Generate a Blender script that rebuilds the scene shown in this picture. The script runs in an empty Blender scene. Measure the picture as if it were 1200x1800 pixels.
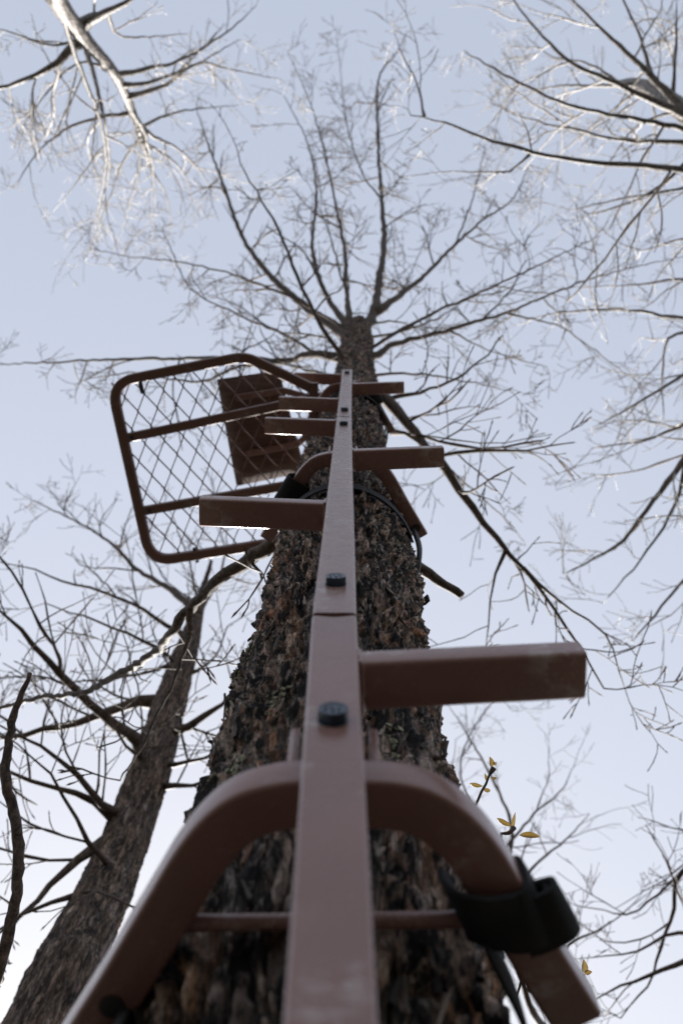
import bpy, math, random
import numpy as np
from mathutils import Vector, Matrix

scene = bpy.context.scene
R = math.radians

# ------------------------------------------------------------------ camera
CAM = (0.0, 0.0, 0.9)
cam_data = bpy.data.cameras.new('camera')
cam = bpy.data.objects.new('camera', cam_data)
scene.collection.objects.link(cam)
cam.location = CAM
cam.rotation_euler = (R(90 + 75.6), 0, 0)      # looks up along the trunk, heading +Y
cam_data.sensor_fit = 'VERTICAL'
cam_data.sensor_height = 36
cam_data.sensor_width = 24
cam_data.lens = 35
cam_data.clip_start = 0.02
cam_data.clip_end = 2000
cam_data.dof.use_dof = True
cam_data.dof.focus_distance = 1.28
cam_data.dof.aperture_fstop = 7.1
scene.camera = cam

# ------------------------------------------------------------------ sky and sun
SUN_EL, SUN_AZ = 31.0, -10.0       # azimuth from +Y, negative = towards -X
world = bpy.data.worlds.new('World'); scene.world = world
world.use_nodes = True
nt = world.node_tree
for n in list(nt.nodes): nt.nodes.remove(n)
sky = nt.nodes.new('ShaderNodeTexSky'); sky.sky_type = 'NISHITA'
sky.sun_disc = False
sky.sun_elevation = R(SUN_EL); sky.sun_rotation = R(SUN_AZ)
sky.altitude = 200; sky.air_density = 1.0; sky.dust_density = 1.6; sky.ozone_density = 1.0
hs = nt.nodes.new('ShaderNodeHueSaturation'); hs.inputs['Saturation'].default_value = 0.99
hs.inputs['Hue'].default_value = 0.515
bgn = nt.nodes.new('ShaderNodeBackground'); bgn.inputs['Strength'].default_value = 0.15
wo = nt.nodes.new('ShaderNodeOutputWorld')
gm = nt.nodes.new('ShaderNodeGamma'); gm.inputs['Gamma'].default_value = 0.31     # hazy late-winter sky: a flat, pale gradient
nt.links.new(sky.outputs[0], gm.inputs['Color']); nt.links.new(gm.outputs[0], hs.inputs['Color'])
nt.links.new(hs.outputs[0], bgn.inputs['Color']); nt.links.new(bgn.outputs[0], wo.inputs['Surface'])

sl = bpy.data.lights.new('sun', 'SUN'); sl.energy = 4.3; sl.angle = R(0.53); sl.color = (1.0, 0.965, 0.91)
so = bpy.data.objects.new('sun', sl); scene.collection.objects.link(so)
sd = Vector((math.sin(R(SUN_AZ)) * math.cos(R(SUN_EL)), math.cos(R(SUN_AZ)) * math.cos(R(SUN_EL)), math.sin(R(SUN_EL))))
so.rotation_euler = sd.to_track_quat('Z', 'Y').to_euler()
so.location = (0, 0, 30)

scene.view_settings.view_transform = 'Standard'
scene.view_settings.look = 'None'
scene.view_settings.exposure = 2.0
scene.view_settings.gamma = 1.0
scene.view_settings.use_curve_mapping = False
scene.cycles.max_bounces = 6

# ------------------------------------------------------------------ survey of the place (metres: x, y, z, radius)
MAIN_TRUNK = [(-0.03,0.49,-0.05,0.175),(-0.024,0.49,0.25,0.142),(-0.016,0.494,0.9,0.129),(-0.0132,0.4929,1.4549,0.125),(-0.0124,0.4939,1.7437,0.117),(0.0047,0.4986,2.4652,0.116),(0.0026,0.5083,3.1441,0.107),(0.0356,0.5196,4.3388,0.104),(0.07,0.5135,5.8271,0.088),(0.0895,0.4794,6.7651,0.094),(0.1036,0.437,7.2405,0.076),(0.1143,0.4117,7.4535,0.045)]
MAIN_LIMBS = [
    [(0.0829,0.4794,6.7651,0.0346),(0,0.4535,7.0814,0.0302),(-0.2074,0.3446,7.6256,0.0259),(-0.5214,0.1387,8.4012,0.0216),(-0.8,-0.158,9.2,0.0173),(-1.0074,-0.5744,9.9264,0.013),(-1.2091,-0.9455,10.6412,0.0086),(-1.428,-1.4139,11.3809,0.0043)],
    [(0.0754,0.4627,6.9758,0.0245),(0.0179,0.4058,7.2485,0.0215),(-0.0754,0.2898,7.6397,0.0185),(-0.152,0.1524,8.0879,0.0156),(-0.2258,-0.087,8.7688,0.0125),(-0.2087,-0.5084,9.5998,0.0096),(-0.3086,-0.9996,10.4486,0.0066),(-0.56,-1.5224,11.4088,0.0036)],
    [(0.0767,0.4535,7.0814,0.0216),(0.0432,0.3812,7.3065,0.0189),(0.0389,0.2233,7.8632,0.0163),(0.0211,-0.0437,8.5513,0.0136),(-0.0366,-0.3572,9.2512,0.0109),(-0.1257,-0.7826,10.1864,0.0082),(-0.308,-1.4682,11.3948,0.0055),(-0.5863,-2.156,12.6039,0.003)],
    [(0.1079,0.4713,6.8704,0.036),(0.163,0.4095,7.196,0.0323),(0.2175,0.3367,7.4728,0.0287),(0.2602,0.1502,7.9852,0.025),(0.3214,-0.1066,8.6706,0.0213),(0.336,-0.4913,9.6986,0.0176),(0.3365,-1.0218,10.6608,0.0139),(0.3826,-1.7711,11.9888,0.0102),(0.5863,-2.1261,12.5962,0.0066),(0.749,-2.4747,13.2019,0.003)],
    [(0.3408,-0.4681,9.6926,0.0086),(0.1989,-0.6678,10.0536,0.0073),(0.0946,-1.0218,10.6608,0.006),(0.0224,-1.3868,11.3739,0.0048),(-0.012,-1.9217,12.234,0.0035),(-0.064,-2.4838,13.101,0.003)],
    [(0.2121,0.3518,7.4173,0.0245),(0.3206,0.2971,7.6378,0.0215),(0.48,0.2105,8.073,0.0185),(0.6049,0.1387,8.4012,0.0156),(0.9143,-0.0916,9.183,0.0125),(1.2286,-0.3126,9.8592,0.0096),(1.5771,-0.5126,10.53,0.0066),(1.848,-0.8715,11.2416,0.0036)],
    [(0.9143,-0.0916,9.183,0.0086),(1.1303,-0.4792,9.902,0.0065),(1.2985,-0.8691,10.6216,0.0043),(1.456,-1.2512,11.3391,0.003)],
    [(0.342,0.292,7.6907,0.0058),(0.4731,0.1766,8.2882,0.0045),(0.6017,-0.0029,8.9537,0.0034),(0.744,-0.2356,9.633,0.003)],
    [(0.102,0.5118,6.034,0.0187),(0.1931,0.4931,6.1421,0.0167),(0.3086,0.4553,6.3583,0.0148),(0.6297,0.4151,6.7815,0.0127),(0.8714,0.3759,7.1014,0.0108),(1.044,0.3463,7.3154,0.0089),(1.64,0.1911,8.078,0.0068),(2.2149,0.0813,8.7256,0.0048),(2.8817,-0.0121,9.3691,0.003)],
    [(1.0548,0.3498,7.3145,0.0072),(1.496,0.4679,7.8004,0.006),(1.8514,0.6748,8.1603,0.0047),(2.2149,0.9015,8.515,0.0034),(2.5054,1.0902,8.7763,0.003)],
    [(0.6297,0.4216,6.7799,0.0058),(0.9257,0.5623,6.9502,0.004),(1.296,0.6776,7.2304,0.003)],
    [(0.1701,0.4026,7.1977,0.0072),(0.3291,0.405,7.4036,0.006),(0.544,0.4867,7.7956,0.0047),(0.8229,0.6349,8.1705,0.0034),(1.1143,0.9519,8.3989,0.003)],
    [(0.0437,0.5203,6.0318,0.023),(-0.0743,0.5046,6.1391,0.0206),(-0.1817,0.5055,6.2421,0.0182),(-0.33,0.5672,6.4328,0.0158),(-0.5211,0.5594,6.6412,0.0133),(-0.8743,0.5955,6.9417,0.0109),(-1.56,0.6559,7.4424,0.0085),(-2.16,0.7258,7.9407,0.006),(-2.6217,0.7836,8.3388,0.0036)],
    [(-0.3237,0.5641,6.4335,0.012),(-0.48,0.593,6.5294,0.0105),(-0.6351,0.6225,6.625,0.009),(-0.812,0.7105,6.7057,0.0075),(-1.0629,0.7117,6.9119,0.006),(-1.3109,0.7011,7.1211,0.0045),(-1.6457,0.7698,7.3099,0.003)],
    [(-0.12,0.5094,6.1895,0.011),(-0.256,0.4628,6.5628,0.0094),(-0.4457,0.4129,6.9886,0.0078),(-0.7429,0.3393,7.5237,0.0062),(-1.08,0.1911,8.078,0.0046),(-1.368,-0.2132,8.8012,0.003)],
    [(0.0456,0.5178,4.7734,0.022),(0.1457,0.5071,4.6414,0.0199),(0.2366,0.5864,4.4662,0.0178),(0.3351,0.6861,4.2857,0.0157),(0.408,0.7797,4.2101,0.0136),(0.4786,0.8702,4.1352,0.0114),(0.5469,0.9485,4.0635,0.0093),(0.6034,1.0033,4.0494,0.0072),(0.7429,1.186,3.9509,0.0051),(0.8411,1.3449,3.8585,0.003)],
    [(0.5431,0.9449,4.0644,0.005),(0.5111,1.0371,4.0924,0.0039),(0.5051,1.1843,4.1062,0.0029),(0.4968,1.3258,4.1215,0.0018)],
    [(0.5997,1.0015,4.0499,0.006),(0.737,1.1298,4.0686,0.005),(0.8646,1.2125,4.099,0.004),(0.9463,1.3354,4.119,0.003),(0.994,1.4709,4.1359,0.002)],
    [(0.1851,0.6163,4.4585,0.008),(0.25,0.6089,4.3572,0.0055),(0.3351,0.6861,4.2857,0.003)],
    [(0.0891,0.5598,4.7828,0.011),(0.176,0.5355,4.7374,0.0097),(0.2674,0.5295,4.7905,0.0083),(0.3314,0.5254,4.8948,0.007),(0.48,0.4982,5.1083,0.0057),(0.6286,0.4367,5.3306,0.0043),(0.7413,0.3547,5.5581,0.003)],
    [(0.0038,0.5028,2.7565,0.016),(0.0977,0.5377,2.7236,0.013),(0.148,0.5625,2.6656,0.01),(0.217,0.5941,2.6058,0.007)],
    [(-0.0613,0.5335,2.7763,0.015),(-0.117,0.5421,2.7741,0.0141),(-0.156,0.5583,2.7699,0.0132),(-0.1914,0.5881,2.7829,0.0123),(-0.2514,0.6324,2.8025,0.0114),(-0.3046,0.6936,2.8384,0.0105),(-0.36,0.7721,2.8699,0.0095),(-0.4149,0.8515,2.9527,0.0086),(-0.5371,0.9616,3.0793,0.0077),(-0.6571,1.0617,3.2085,0.0068),(-0.8331,1.1616,3.3893,0.0059),(-1.0357,1.291,3.5626,0.005)],
    [(-0.3104,0.7027,2.8361,0.0055),(-0.3155,0.7517,2.8338,0.0048),(-0.336,0.8244,2.8564,0.0041),(-0.3809,0.9274,2.8816,0.0034),(-0.44,1.0464,2.9027,0.0027),(-0.4989,1.1473,2.9284,0.002)],
    [(-0.1792,0.5796,2.7747,0.003),(-0.1649,0.5961,2.7602,0.0023),(-0.1552,0.6113,2.746,0.0015)],
    [(0.058,0.5156,5.3069,0.0073),(0.2576,0.5223,5.4833,0.0062),(0.4455,0.554,5.6696,0.0051),(0.6204,0.6011,5.8651,0.004),(0.7812,0.6595,6.0694,0.0029),(0.9365,0.7006,6.282,0.0018)],
    [(0.0592,0.5154,5.3597,0.0116),(-0.0806,0.3177,5.5087,0.0099),(-0.1966,0.114,5.6696,0.0081),(-0.289,-0.0922,5.8421,0.0064),(-0.3968,-0.2807,6.0256,0.0047),(-0.5107,-0.4544,6.2198,0.0029)],
    [(0.0726,0.509,5.9515,0.01),(0.0095,0.6234,6.1599,0.0085),(-0.0487,0.7284,6.3746,0.007),(-0.0915,0.8289,6.5951,0.0055),(-0.1292,0.9194,6.8207,0.004),(-0.1517,1.003,7.051,0.0025)],
    [(0.0762,0.5027,6.1251,0.0099),(0.4246,0.334,6.4299,0.0084),(0.7748,0.2103,6.7535,0.0069),(1.1096,0.093,7.0954,0.0054),(1.4247,-0.0272,7.4545,0.0039),(1.7261,-0.1313,7.8301,0.0025)],
    [(0.0557,0.516,5.2097,0.0072),(-0.0756,0.5086,5.402,0.0061),(-0.1973,0.5104,5.6006,0.0051),(-0.309,0.5107,5.8051,0.004),(-0.4103,0.5119,6.0149,0.0029),(-0.5008,0.5176,6.2295,0.0018)],
    [(0.0568,0.5158,5.2542,0.0084),(0.296,0.7519,5.4887,0.0071),(0.508,0.997,5.7396,0.0059),(0.7246,1.2202,6.0064,0.0046),(0.9276,1.4374,6.2884,0.0034),(1.0925,1.6673,6.5849,0.0021)],
    [(0.0823,0.4921,6.4171,0.0082),(0.0411,0.2579,6.7445,0.007),(-0.0195,0.0453,7.0834,0.0057),(-0.0778,-0.1501,7.4329,0.0045),(-0.1566,-0.3187,7.7922,0.0033),(-0.2179,-0.4751,8.1603,0.002)],
    [(0.1118,0.4176,7.4035,0.0084),(0.0138,0.4689,7.6,0.0072),(-0.079,0.5076,7.8018,0.0059),(-0.1614,0.5447,8.0083,0.0046),(-0.2383,0.5669,8.2191,0.0034),(-0.3055,0.5835,8.4336,0.0021)],
    [(0.0922,0.4712,6.8575,0.0089),(0.2821,0.4552,7.0358,0.0076),(0.4617,0.4303,7.2234,0.0062),(0.6261,0.3804,7.4198,0.0049),(0.7724,0.3114,7.6245,0.0036),(0.9017,0.2328,7.8371,0.0022)],
    [(0.0961,0.4594,6.9892,0.0091),(-0.2941,0.257,7.2565,0.0078),(-0.6958,0.116,7.5454,0.0064),(-1.0988,0.0363,7.8553,0.005),(-1.4919,0.0012,8.1853,0.0036),(-1.8657,-0.0537,8.5347,0.0023)],
    [(0.0814,0.4935,6.3777,0.0076),(0.1323,0.908,6.6863,0.0065),(0.1462,1.3094,7.0155,0.0053),(0.1707,1.6933,7.3643,0.0042),(0.1368,2.0586,7.7319,0.003),(0.1071,2.4053,8.1173,0.0019)],
]
LEFT_TRUNK = [(-0.8,1.93,-0.05,0.15),(-0.79,1.93,0.3,0.125),(-0.785,1.94,1.2,0.11),(-0.765,1.9044,3.0437,0.097),(-0.7654,1.9391,3.3446,0.094),(-0.7771,2.0311,3.8888,0.091),(-0.7849,2.0408,4.609,0.086),(-0.812,2.0322,5.4372,0.074),(-0.8329,2.0375,6.0553,0.056),(-0.8602,2.056,6.5151,0.04),(-0.9026,2.1022,7.0711,0.022),(-0.925,2.0997,7.6912,0.01)]
LEFT_LIMBS = [
    [(-0.8074,2.0337,5.2972,0.04),(-0.8229,2.105,5.3152,0.0347),(-0.9189,2.0784,5.3221,0.0293),(-1.0043,2.0673,5.2733,0.024),(-1.1829,2.0733,5.1169,0.0187),(-1.4143,2.0905,5.0092,0.0133),(-1.5589,2.0684,4.9117,0.008)],
    [(-0.7919,2.0181,4.6148,0.03),(-0.852,1.986,4.7263,0.0263),(-0.902,1.8819,4.6498,0.0226),(-0.9943,1.7541,4.5794,0.0189),(-1.0834,1.6382,4.5575,0.0151),(-1.1811,1.4987,4.5417,0.0114),(-1.2703,1.4016,4.5666,0.0077),(-1.3706,1.3153,4.5888,0.004)],
    [(-0.8451,2.0363,6.3653,0.026),(-0.9429,2.0069,6.5793,0.0223),(-1.116,2.02,6.8857,0.0187),(-1.3783,2.0371,7.2943,0.015),(-1.6,1.9733,7.6204,0.0113),(-1.9029,1.9427,8.0412,0.0077),(-2.4686,1.901,8.6714,0.004)],
    [(-0.8385,2.0202,6.3694,0.018),(-0.816,2.0069,6.5793,0.0142),(-0.774,1.9852,6.8946,0.0105),(-0.7731,1.9336,7.2176,0.0067),(-0.8,1.8571,7.6502,0.003)],
    [(-0.8329,2.0375,6.0553,0.014),(-0.9429,1.9858,6.0685,0.0122),(-1.1417,1.8211,6.0076,0.0103),(-1.296,1.7614,6.0229,0.0085),(-1.512,1.7016,6.0383,0.0067),(-1.6663,1.6418,6.0536,0.0048),(-1.8823,1.597,6.0651,0.003)],
    [(-0.7944,2.0378,4.8992,0.02),(-0.6757,1.9785,4.8315,0.0158),(-0.5774,1.9142,4.848,0.0115),(-0.4865,1.8428,4.8663,0.0072),(-0.44,1.8005,4.9804,0.003)],
    [(-0.7263,2.0294,4.6119,0.012),(-0.64,1.9733,4.5231,0.009),(-0.5126,1.8981,4.4392,0.006),(-0.3789,1.8333,4.4558,0.003)],
    [(-0.7336,2.0426,4.4537,0.014),(-0.6463,2.0103,4.4103,0.0103),(-0.5537,1.9504,4.3225,0.0067),(-0.4777,1.9251,4.329,0.003)],
    [(-0.8034,2.026,4.1998,0.018),(-0.8434,1.9354,4.1198,0.015),(-0.8824,1.8554,4.0888,0.012),(-0.96,1.7421,4.0662,0.009),(-1.08,1.655,4.0886,0.006),(-1.2,1.5969,4.1035,0.003)],
    [(-0.803,2.0289,4.1475,0.016),(-0.8599,1.9414,4.1183,0.0134),(-0.9331,1.8554,4.0888,0.0108),(-1.06,1.7906,4.0538,0.0082),(-1.18,1.7518,4.0637,0.0056),(-1.24,1.7421,4.0662,0.003)],
    [(-0.82,1.994,4.0016,0.02),(-0.8549,1.9652,3.9057,0.016),(-0.924,1.9714,3.8009,0.012),(-0.9743,1.972,3.5942,0.008),(-1.0286,1.9748,3.4903,0.004)],
    [(-0.7954,1.9825,3.6948,0.012),(-0.8414,1.9342,3.6039,0.009),(-0.9257,1.905,3.5082,0.006),(-1.0283,1.9419,3.4471,0.003)],
    [(-0.8082,2.0415,5.7445,0.014),(-0.8451,2.0163,5.6477,0.0112),(-1,2.0322,5.5404,0.0085),(-1.176,2.0186,5.4406,0.0057),(-1.4,2.0322,5.4372,0.003)],
    [(-0.848,2.0436,6.1569,0.012),(-0.8743,1.9903,6.5836,0.009),(-1.0029,1.9043,7.1219,0.006),(-1.2343,1.7906,7.8738,0.003)],
    [(-0.7497,2.0181,4.6148,0.01),(-0.8229,1.9467,4.5299,0.008),(-0.88,1.8803,4.547,0.006),(-0.9371,1.7807,4.5725,0.004),(-1.0074,1.7458,4.6847,0.002)],
    [(-0.7543,1.9714,3.8009,0.01),(-0.8229,1.8053,3.7403,0.008),(-0.896,1.6814,3.7721,0.006),(-0.96,1.5751,3.7994,0.004),(-1.1314,1.533,3.9134,0.002)],
    [(-0.7943,2.046,5.5369,0.012),(-0.7286,2.0183,5.544,0.009),(-0.6537,2.0127,5.7519,0.006),(-0.6171,1.9407,5.9769,0.003)],
    [(-0.8,2.0183,5.544,0.012),(-0.9143,1.9076,5.5724,0.0097),(-1.1,1.8246,5.5937,0.0075),(-1.2857,1.7554,5.6115,0.0052),(-1.5154,1.72,5.7238,0.003)],
]
TOPLEFT_TRUNK = [(-2.05,-2.25,-0.05,0.16),(-2.05,-2.25,0.4,0.125),(-2.05,-2.22,2.5,0.115),(-1.792,-1.7068,7.1199,0.078),(-1.8,-1.5715,7.8078,0.066),(-1.7743,-1.4538,8.3971,0.053),(-1.6929,-1.3104,8.9797,0.04),(-1.7074,-1.0827,9.7472,0.032),(-1.7576,-0.8093,10.503,0.016)]
TOPLEFT_LIMBS = [
    [(-1.7751,-1.4575,8.3785,0.034),(-1.8729,-1.3774,8.3775,0.0288),(-1.9714,-1.2934,8.3559,0.0236),(-2.1291,-1.2056,8.3333,0.0184),(-2.4,-1.1455,8.4212,0.0132),(-2.56,-1.1068,8.4112,0.008)],
    [(-1.7874,-1.508,8.3078,0.036),(-1.6654,-1.56,8.2179,0.0285),(-1.5463,-1.5659,8.1161,0.021),(-1.3557,-1.6393,8.0317,0.0135),(-1.2629,-1.7653,8.0641,0.006)],
    [(-1.7963,-1.5547,7.8919,0.02),(-1.8263,-1.3575,8.2691,0.0172),(-1.8103,-1.1384,8.6258,0.0143),(-1.824,-0.9283,8.9848,0.0115),(-1.8971,-0.7114,9.3422,0.0087),(-2.1723,-0.2955,10.0613,0.0058),(-2.3026,-0.0289,10.4058,0.003)],
    [(-1.7743,-1.4347,8.3922,0.018),(-1.7937,-1.2148,8.7487,0.015),(-1.8023,-0.9914,9.001,0.012),(-1.9118,-0.6838,9.5416,0.009),(-2.1371,-0.3442,10.0738,0.006),(-2.2501,-0.1053,10.4254,0.003)],
    [(-1.7143,-1.1764,9.4615,0.022),(-1.6634,-1.0696,9.6406,0.0172),(-1.661,-0.9076,10.012,0.0125),(-1.7243,-0.6145,10.5562,0.0077),(-1.8971,-0.1144,11.2537,0.003)],
    [(-1.7074,-1.0827,9.7472,0.02),(-1.6029,-0.9911,9.9302,0.0158),(-1.4583,-0.9287,10.2239,0.0115),(-1.3143,-0.7672,10.5954,0.0072),(-1.232,-0.5461,11.1581,0.003)],
    [(-1.6967,-1.3171,8.9525,0.02),(-1.4766,-1.391,9.1037,0.0158),(-1.248,-1.4923,9.3362,0.0115),(-0.9143,-1.752,9.6093,0.0072),(-0.7029,-2,9.8795,0.003)],
    [(-1.6503,-1.2648,9.0713,0.018),(-1.4263,-1.3412,9.2974,0.013),(-1.1429,-1.5084,9.5468,0.008),(-0.864,-1.7698,10.0269,0.003)],
    [(-1.6714,-1.2117,9.2641,0.02),(-1.4171,-1.3313,9.5013,0.0158),(-1.1714,-1.5462,9.763,0.0115),(-0.9714,-1.5557,10.0751,0.0072),(-0.54,-1.5476,10.5893,0.003)],
    [(-1.7103,-1.1377,9.6581,0.018),(-1.92,-1.0878,9.4388,0.0142),(-2.1394,-0.9743,9.2031,0.0105),(-2.3623,-0.8016,9.1588,0.0067),(-2.5957,-0.5277,9.1917,0.003)],
    [(-1.6837,-1.0367,9.7354,0.014),(-1.4571,-1.1793,9.9785,0.0103),(-1.2069,-1.2696,10.3114,0.0067),(-0.936,-1.3381,10.6387,0.003)],
    [(-1.72,-0.9552,10.0242,0.014),(-1.5257,-0.8407,10.3045,0.0103),(-1.4349,-0.6726,10.6744,0.0067),(-1.4426,-0.2777,11.1924,0.003)],
    [(-1.7743,-1.4538,8.3971,0.012),(-1.9909,-1.3746,8.1703,0.009),(-2.1497,-1.4271,8.0805,0.006),(-2.3006,-1.4636,8.0899,0.003)],
    [(-1.6914,-1.3134,8.8772,0.012),(-1.8926,-1.3576,8.6821,0.009),(-2.2109,-1.0936,8.7176,0.006),(-2.5189,-0.8021,8.9524,0.003)],
    [(-1.6894,-1.1238,9.5513,0.012),(-1.7446,-0.7648,9.9753,0.009),(-1.9714,-0.4108,10.5039,0.006),(-2.24,-0.0579,11.0327,0.003)],
    [(-1.5463,-1.5732,8.118,0.012),(-1.5574,-1.492,8.4069,0.009),(-1.4194,-1.5369,8.7282,0.006),(-1.1726,-1.6433,9.1685,0.003)],
    [(-1.7,-1.0147,9.9362,0.014),(-1.936,-0.7826,10.1864,0.0103),(-2.1554,-0.4617,10.517,0.0067),(-2.5714,0.0516,11.2111,0.003)],
    [(-1.7576,-0.8093,10.503,0.01),(-1.6829,-0.5819,10.8576,0.0077),(-1.7143,-0.2805,11.2964,0.0053),(-1.908,0.1134,11.8147,0.003)],
]
TOPRIGHT_TRUNK = [(2.75,-1.05,-0.05,0.16),(2.74,-1.05,0.4,0.125),(2.7,-1.05,3,0.115),(2.5863,-0.5514,7.4427,0.1),(2.5451,-0.7929,8.1241,0.09),(2.5029,-1.033,8.702,0.08),(2.4514,-1.2549,9.2752,0.062),(2.448,-1.4212,9.9374,0.04),(2.4429,-1.4978,10.5765,0.022)]
TOPRIGHT_LIMBS = [
    [(2.5119,-0.9817,8.5785,0.035),(2.3777,-1.1744,8.7383,0.0278),(2.1989,-1.3953,8.8983,0.0205),(1.9714,-1.6425,9.065,0.0132),(1.672,-1.9799,9.2549,0.006)],
    [(2.4951,-0.9654,8.4782,0.03),(2.2629,-1.0787,8.6105,0.025),(2.016,-1.1982,8.6412,0.02),(1.7103,-1.3563,8.785,0.015),(1.48,-1.6001,8.9509,0.01),(1.2643,-1.9123,9.1343,0.005)],
    [(2.464,-1.2175,9.1624,0.022),(2.4069,-1.4276,9.3195,0.0175),(2.37,-1.6645,9.4836,0.013),(2.2629,-1.9955,9.6718,0.0085),(2.2171,-2.1283,9.706,0.004)],
    [(2.5522,-0.7512,8.0064,0.022),(2.1874,-0.8353,7.9286,0.0188),(1.8103,-0.9047,7.9464,0.0157),(1.452,-0.9888,7.9679,0.0125),(1.1677,-1.1447,8.1112,0.0093),(0.9714,-1.2822,8.2498,0.0062),(0.8477,-1.3774,8.3775,0.003)],
    [(2.6201,-0.6996,6.122,0.02),(2.08,-0.4049,6.3726,0.02),(1.7777,-0.431,6.2761,0.0176),(1.4286,-0.4447,6.1763,0.0151),(1.1714,-0.464,6.1813,0.0127),(0.9571,-0.5083,6.1927,0.0103),(0.6994,-0.5947,6.3181,0.0079),(0.5349,-0.6783,6.4428,0.0054),(0.3695,-0.7265,6.5585,0.003)],
    [(0.9571,-0.5083,6.1927,0.007),(0.8597,-0.4253,6.2746,0.0057),(0.7131,-0.425,6.3778,0.0045),(0.5451,-0.4332,6.4831,0.0033),(0.3086,-0.4145,6.5816,0.002)],
    [(0.4391,-0.7236,6.5577,0.007),(0.4243,-0.9153,6.8134,0.0053),(0.3579,-1.1257,7.1772,0.0037),(0.3189,-1.2974,7.4277,0.002)],
    [(2.4137,-0.7331,7.9023,0.018),(2.0743,-0.7331,7.9023,0.015),(1.8377,-0.7627,8.0132,0.012),(1.5543,-0.8494,8.1386,0.009),(1.32,-0.9325,8.3665,0.006),(1.0846,-1.0936,8.7176,0.003)],
    [(2.4366,-1.3737,9.7187,0.016),(2.16,-1.3979,9.9314,0.0117),(1.8103,-1.4401,10.3552,0.0073),(1.472,-1.3274,10.7392,0.003)],
    [(2.5077,-0.7812,8.0179,0.016),(2.2971,-0.5958,7.9703,0.0128),(2.0983,-0.4165,8.0275,0.0095),(1.8,-0.2932,8.2023,0.0062),(1.704,-0.317,8.3117,0.003)],
    [(2.4857,-1.1236,8.9318,0.016),(2.5071,-1.3727,8.9957,0.0117),(2.52,-1.6217,9.0597,0.0073),(2.5286,-1.9123,9.1343,0.003)],
    [(2.4531,-1.348,9.6088,0.014),(2.304,-1.2119,9.8836,0.0112),(2.112,-1.0261,10.2489,0.0085),(1.9337,-0.7839,10.8062,0.0057),(1.9714,-0.2805,11.2964,0.003)],
    [(2.436,-1.4623,10.2576,0.014),(2.2114,-1.697,10.6276,0.0103),(1.9874,-1.8245,11.0733,0.0067),(1.8103,-2.1407,11.6707,0.003)],
    [(2.5881,-0.5593,7.3726,0.014),(2.48,-0.4827,7.425,0.014),(2.1257,-0.4141,7.4074,0.0103),(1.872,-0.3685,7.499,0.0067),(1.4857,-0.2902,7.6854,0.003)],
    [(2.4377,-1.2928,9.3882,0.012),(2.5771,-1.0015,9.6231,0.009),(2.6349,-0.6774,10.0561,0.006),(2.8651,-0.3599,10.4908,0.003)],
    [(2.5029,-1.033,8.702,0.012),(2.2286,-0.9576,8.8891,0.009),(2.0766,-0.6588,9.2254,0.006),(2.0149,-0.5477,9.5066,0.003)],
    [(2.4429,-1.4978,10.5765,0.014),(2.2257,-1.5284,11.1006,0.0103),(1.9234,-1.2458,11.7507,0.0067),(1.728,-0.9007,12.2816,0.003)],
]
RIGHT_TRUNK = [(3.3,1,-0.05,0.16),(3.3,1,0.4,0.12),(3.25,0.98,3.5,0.1),(3.2,0.95,6.2,0.07),(3.1,0.9,7.6,0.03)]
RIGHT_LIMBS = [
    [(3.121,0.9105,7.3067,0.028),(2.9343,0.6092,7.4544,0.028),(2.4446,0.8556,7.0814,0.0246),(2.0914,1.1601,6.7968,0.0211),(1.9714,1.2995,6.761,0.0177),(1.8514,1.4589,6.72,0.0143),(1.6971,1.6582,6.6689,0.0109),(1.5686,1.7804,6.7407,0.0074),(1.3817,1.9193,6.8083,0.004)],
    [(2.8891,0.5998,7.3536,0.02),(2.52,0.8345,7.1901,0.0158),(2.196,1.0088,7.1453,0.0115),(1.9383,1.1488,7.2126,0.0072),(1.6343,1.2136,7.2992,0.003)],
    [(3.1203,0.9102,7.3155,0.02),(3.2,0.501,7.9984,0.02),(2.76,0.6466,7.8578,0.0166),(2.4051,0.7803,7.8235,0.0132),(2.1686,0.914,7.7891,0.0098),(1.96,1.0628,7.8542,0.0064),(1.7851,1.1841,7.9263,0.003)],
    [(3.16,0.4236,8.0183,0.022),(2.7206,0.4175,7.9166,0.0184),(2.3657,0.4175,7.9166,0.0148),(2,0.3654,8.0332,0.0112),(1.6457,0.3878,8.234,0.0076),(1.4166,0.4478,8.4251,0.004)],
    [(3.16,0.4236,8.0183,0.02),(2.7994,0.5082,8.0998,0.0158),(2.3863,0.5552,8.191,0.0115),(2.3891,0.8164,8.3304,0.0072),(2.4537,1.217,8.434,0.003)],
    [(3.1426,0.9213,7.0038,0.02),(3.3874,0.2916,8.6716,0.02),(2.9143,0.2047,8.5907,0.0158),(2.5714,0.1632,8.6014,0.0115),(2.2583,0.2075,8.6932,0.0072),(1.7829,0.2345,8.8928,0.003)],
    [(3.3874,0.2916,8.6716,0.018),(3.0309,-0.0461,8.9648,0.0142),(2.7429,-0.1358,9.1944,0.0105),(2.4663,-0.049,9.4818,0.0067),(2.2371,-0.244,9.9448,0.003)],
    [(2.0914,1.1601,6.7968,0.014),(1.9886,1.4921,6.7115,0.0103),(1.8126,1.8209,6.7303,0.0067),(1.656,2.1247,6.8588,0.003)],
    [(3.1453,0.9226,6.9665,0.018),(2.8343,0.6497,7.1343,0.018),(2.32,1.2819,6.559,0.0142),(2.016,1.6406,6.2604,0.0105),(1.76,1.9506,6.1808,0.0067),(1.6611,2.1431,6.2346,0.003)],
]
FAR_TRUNK = [(3.9,3.6,-0.05,0.13),(3.9,3.6,0.4,0.1),(3.8,3.55,3,0.08),(3.7,3.4,5,0.05),(3.6,3.3,6.2,0.02)]
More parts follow.
